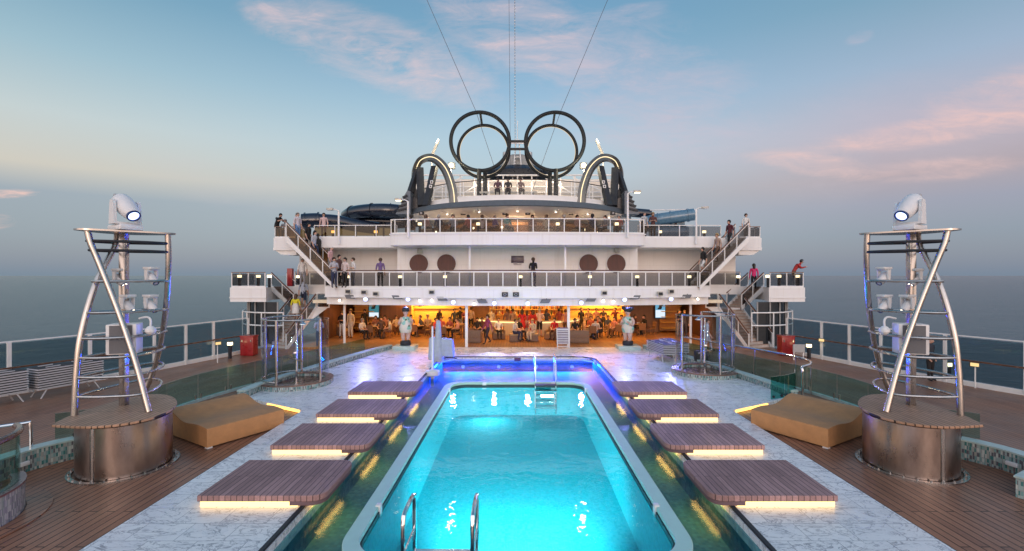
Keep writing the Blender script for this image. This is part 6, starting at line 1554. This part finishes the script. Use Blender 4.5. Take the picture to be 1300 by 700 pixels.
pp(718, 34.0, fz, 150, 'stand', (.48, .24, .20), BROWN, 'standing person in faded pink by the right column', 'brown', 1.78, True, group=B_)
pp(730, 31.9, .06, 10, 'sit', BLACK, BLACK, 'person in black on the sofa facing the pool', 'dark', 1.72, group=B_)
for px, Y, f, ps, tp, bt, lb, hr in ((738, 36.2, 30, 'stand', BLACK, BLACK, 'standing person in black just right of the right column', 'dark'), (747, 35.8, -20, 'hold', (.35, .22, .14), BLACK, 'standing person in tan behind the busy right table', 'brown'),
        (757, 36.0, 10, 'stand', (.5, .25, .18), BROWN, 'standing person in salmon behind the busy right table', 'brown'), (766, 36.0, -10, 'hold', (.10, .08, .07), BLACK, 'standing person in dark grey near the right ochre wall', 'dark'),
        (781, 36.3, -40, 'reach', (.12, .02, .02), BROWN, 'person in maroon reaching out before the right ochre wall', 'dark'), (741, 33.6, 70, 'sit_fwd', (.55, .36, .2), CREAM, 'seated person in sand top left of the busy right table', 'blond'),
        (750, 34.2, 10, 'sit', (.4, .1, .06), BLACK, 'seated person in orange red at the busy right table', 'brown'), (759, 34.0, -10, 'sit', (.42, .12, .08), BLACK, 'seated person in brick red at the busy right table', 'dark'),
        (763, 32.6, -60, 'sit_fwd', BLACK, BLACK, 'seated person in black right of the busy right table', 'dark'), (756, 32.2, 170, 'sit', (.52, .46, .42), JEAN, 'seated person in pale top with back to the pool', 'brown'),
        (780, 33.4, -50, 'sit', (.5, .2, .16), BROWN, 'seated person in pink left of the flared statue', 'dark'), (806, 35.2, 60, 'sit', (.08, .03, .03), BLACK, 'seated person in dark maroon right of the flared statue', 'dark'),
        (819, 34.9, -70, 'sit_fwd', BLACK, BLACK, 'seated person in black by the right ochre wall', 'dark')):
    pp(px, Y, fz if not ps.startswith('sit') else 0, f, ps, tp, bt, lb, hr, 1.76, group=B_)
for px, Y, f, ps, tp, bt, lb, hr in ((447, 35.6, -30, 'sit', (.3, .12, .1), BLACK, 'seated person in faded red behind the woman in white trousers', 'brown'), (484, 33.2, 20, 'sit_back', (.08, .05, .05), BLACK, 'seated person in dark grey at the right of the left table', 'dark'),
        (522, 34.9, 30, 'sit', (.35, .2, .12), BROWN, 'seated person in tan right of the capped statue', 'dark'), (535, 34.4, -60, 'sit_fwd', (.06, .06, .08), BLACK, 'seated person in charcoal between statue and pool lift', 'brown'), (543, 35.2, 10, 'sit', (.5, .38, .26), BROWN, 'seated person in cream against the left ochre wall', 'grey'),
        (591, 35.6, 20, 'hold', (.2, .05, .05), BLACK, 'standing person in maroon behind the left column', 'dark'), (598, 36.4, 170, 'stand', (.4, .3, .24), BLACK, 'standing person in beige facing the bar, near the left column', 'brown'), (624, 35.3, 150, 'stand', (.5, .46, .4), (.3, .26, .2), 'tall person in pale clothes at the bar counter', 'blond'),
        (651, 34.6, 165, 'stand', (.3, .2, .16), BLACK, 'person in brown at the counter left of the red dresses', 'dark'), (694, 34.6, 190, 'hold', (.06, .06, .07), BLACK, 'person in black at the counter right of the man in shorts', 'brown'), (710, 35.0, 160, 'stand', (.3, .07, .06), (.1, .08, .1), 'person in dark red at the right end of the counter', 'dark'),
        (772, 34.4, 20, 'sit', (.06, .07, .1), BLACK, 'seated person in navy right of the busy right table', 'brown'), (789, 35.0, -20, 'sit_fwd', (.4, .16, .1), BROWN, 'seated person in brick tones half behind the flared statue', 'dark')):
    pp(px, Y, fz if not ps.startswith('sit') else 0, f, ps, tp, bt, lb, hr, 1.78, group=B_)
pp(862, 33.8, fz, 20, 'hold', BLACK, (.5, .42, .34), 'person in black top and beige trousers left of the right shower column', 'dark', 1.76, group=B_)
pp(869, 33.9, fz, -10, 'stand', (.12, .09, .08), (.10, .07, .06), 'person in dark brown beside the one in beige trousers', 'brown', 1.74, True, group=B_)
pp(898, 28.2, -.118, 60, 'walk', (.42, .46, .58), (.35, .38, .5), 'person in pale blue walking behind the right shower', 'brown', 1.74, group=B_)
# lower left stairs
S_ = 'people on the stairs'
person(-14.45, 30.75, 1.30, 185, 'climb', (.62, .54, .02), WHITE, 'woman in yellow top and white skirt climbing the left lower stairs', 'brown', 1.72, dress=WHITE, shorts=True, group=S_, longhair=True)
person(-14.6, 32.2, 2.2, 190, 'climb', (.38, .42, .52), NAVY, 'man in grey blue shirt and dark shorts on the left stair landing', 'brown', 1.78, shorts=True, group=S_)
# balcony
C_ = 'people on the balcony'
for px, Y, f, ps, tp, bt, lb, hr in ((483, 30.3, 180, 'stand', PURP, BLACK, 'man in purple shirt standing alone on the balcony', 'brown'), (677, 29.4, 150, 'hold', BLACK, (.05, .06, .12), 'man in dark top on the balcony below the wall sign', 'brown'),
        (384, 31.0, 20, 'stand', WHITE, GREY, 'person in white behind the railing near the left stairs', 'grey'), (424, 29.0, 40, 'hold', (.42, .42, .46), NAVY, 'person in grey shirt at the foot of the left upper stairs', 'brown'),
        (438, 29.4, -20, 'stand', (.6, .5, .48), BLACK, 'person in pale pink in the group below the left stairs', 'dark'), (448, 29.6, -50, 'hold', WHITE, GREY, 'person in white shirt at the right of the balcony group', 'brown')):
    pp(px, Y, Z1, f, ps, tp, bt, lb, hr, 1.72, group=C_)
person(GX(957, 32.6), 32.6, Z1 - .3, 170, 'stand', MAG, BLACK, 'woman in bright magenta jacket at the top of the right lower stairs', 'dark', 1.72, True, group=S_, longhair=True)
person(GX(1011, 30.9), 30.9, Z1, 70, 'lean', (.40, .03, .03), BROWN, 'person in red leaning over the rail of the right wing', 'dark', 1.74, True, group=C_)
# left upper stairs: the flight runs from x=-14.55 (top) to -11.15 (bottom)
def on_st(fx, sg, off): 
    x = 14.55 + (11.15 - 14.55) * fx; y = 30.65 + (29.9 - 30.65) * fx; return sg * x, y + off, Z2 + (Z1 - Z2) * fx
for fx, off, f, tp, bt, lb, hr, ps in ((.28, .2, 70, BLACK, BLACK, 'person in black near the top of the left upper stairs', 'dark', 'climb'), (.06, .25, 60, (.55, .5, .55), BLUE, 'person in pale lilac at the head of the left upper stairs', 'grey', 'stand'),
        (.45, -.1, 75, (.42, .44, .5), NAVY, 'woman with long dark hair and grey top halfway down the left upper stairs', 'dark', 'climb'), (.50, .3, -100, BLACK, BLACK, 'person in black halfway up the left upper stairs', 'dark', 'climb'),
        (.76, .1, 80, (.58, .36, .38), GREY, 'bald person in pink shirt low on the left upper stairs', 'bald', 'climb'), (.93, .25, 70, (.12, .06, .06), BLACK, 'person in dark maroon at the foot of the left upper stairs', 'dark', 'stand')):
    x, y, z = on_st(fx, -1, off); person(x, y, z, f, ps, tp, bt, lb, hr, 1.70, group=S_, longhair=hr == 'dark' and 'long' in lb)
for fx, off, f, tp, bt, lb, hr in ((.22, .2, -70, (.10, .02, .03), BLACK, 'person in dark red near the top of the right upper stairs', 'dark'), (.50, .0, -75, (.42, .3, .24), BROWN, 'person in beige halfway down the right upper stairs', 'blond'), (.78, .1, -80, BLACK, WHITE, 'person in black top and white shorts low on the right upper stairs', 'dark')):
    x, y, z = on_st(fx, 1, off); person(x, y, z, f, 'climb', tp, bt, lb, hr, 1.70, group=S_, shorts=bt == WHITE)
# upper deck
D_ = 'people on the upper deck'
for px, Y, f, ps, tp, bt, lb, hr in ((353, 31.6, 60, 'lean', BLACK, BLACK, 'person in black cap leaning at the far left upper wing', 'dark'), (362, 32.4, 20, 'sit_back', GREY, BLACK, 'low grey haired person behind the left wing rail', 'grey'),
        (377, 32.0, -30, 'stand', (.55, .5, .5), BLUE, 'person in pale shirt at the left end of the upper deck', 'dark'), (411, 31.9, 10, 'stand', (.58, .42, .42), (.10, .03, .03), 'person in pale pink before the navy slide', 'brown'),
        (818, 31.4, 20, 'stand', (.4, .42, .45), BLACK, 'person in grey top right of the central railing', 'bald'), (829, 31.5, -10, 'hold', (.10, .04, .04), BLACK, 'blond woman in dark striped top by the blue slide', 'blond'), (947, 32.2, 0, 'stand', WHITE, GREY, 'person in white at the right upper wing', 'brown')):
    pp(px, Y, Z2, f, ps, tp, bt, lb, hr, 1.62 if 'low' not in lb else 1.7, group=D_, longhair=hr == 'blond')
# seated crowd under the canopy
rnd = random.Random(11); cl = [BLACK, (.35, .2, .18), NAVY, GREY, (.4, .12, .1), (.5, .42, .4), PURP, TEAL, (.16, .05, .06), (.45, .4, .3)]
cn_ = ['black', 'dusty rose', 'navy', 'grey', 'brick red', 'pale', 'purple', 'teal', 'maroon', 'sand']
cpx = (522, 541, 557, 575, 594, 612, 628, 644, 676, 694, 716, 733, 752, 768, 786)
words = 'first second third fourth fifth sixth seventh eighth ninth tenth eleventh twelfth thirteenth fourteenth fifteenth'.split()
m_loung = None
for k, px in enumerate(cpx):
    i = k % 10; Y = 29.6 + rnd.uniform(0, .9); dn = rnd.choice((0, 0, 180)); 
    lb = 'person in %s seated behind the central glass, %s from the left' % (cn_[i], words[k])
    pp(px, Y, Z2, rnd.uniform(-60, 60) + dn, 'sit' if k % 3 else 'sit_back', cl[i], BLACK if k % 2 else BROWN, lb, ('dark', 'brown', 'grey', 'dark')[k % 4], 1.70, group='seated crowd under the canopy', longhair=k % 4 == 1)
    o = copy_tree(made['stool'] if k % 2 else made['chair'], (GX(px, Y), Y + .05, Z2), R(rnd.uniform(-20, 20)), 'seat of the %s person from the left under the canopy' % words[k], 'seats under the canopy')
for px, lb, hr, tp in ((632, 'seated person in maroon on the top deck, left of the two together', 'dark', (.10, .03, .05)), (645, 'seated person in black on the top deck, right of the two together', 'dark', BLACK), (661, 'seated person in brown alone on the top deck edge', 'brown', (.13, .06, .06))):
    pp(px, 31.0, 9.46, 0 if hr == 'dark' else 10, 'sit', tp, BLACK, lb, hr, 1.60, group='people on the top deck')
bn = thing('bench', 'long pale bench on the top deck under the seated people', 'bench', (-.6, 31.1, 9.43))
for x in (-2.2, -.6, 1.0): MB().box((x, 31.2, 9.62), (.1, .35, .38)).build('leg', m_dark, bn, smooth=0)
MB().box((-.6, 31.2, 9.85), (3.8, .42, .07), bev=.015).build('seat', m_cream, bn)
# warm lamps of the upper deck
for x in (-5, 0, 5): lamp('AREA', 'canopy_light', (x, 30.8 + abs(x) * .22, 8.2), 42, (1, .68, .40), 1.2, target=(x, 31.5, 6.8), sy=.4)
for x in (-10.5, 10.5): lamp('AREA', 'balcony_light', (x, 31.2, 6.1), 6, (1, .78, .6), 1.0, target=(x, 30.6, 3), sy=.3)
lamp('AREA', 'top_deck_light', (0, 39.2, 12.0), 120, (1, .74, .46), 8, target=(0, 42, 10.2), sy=.4)
print('people', PEOPLE)
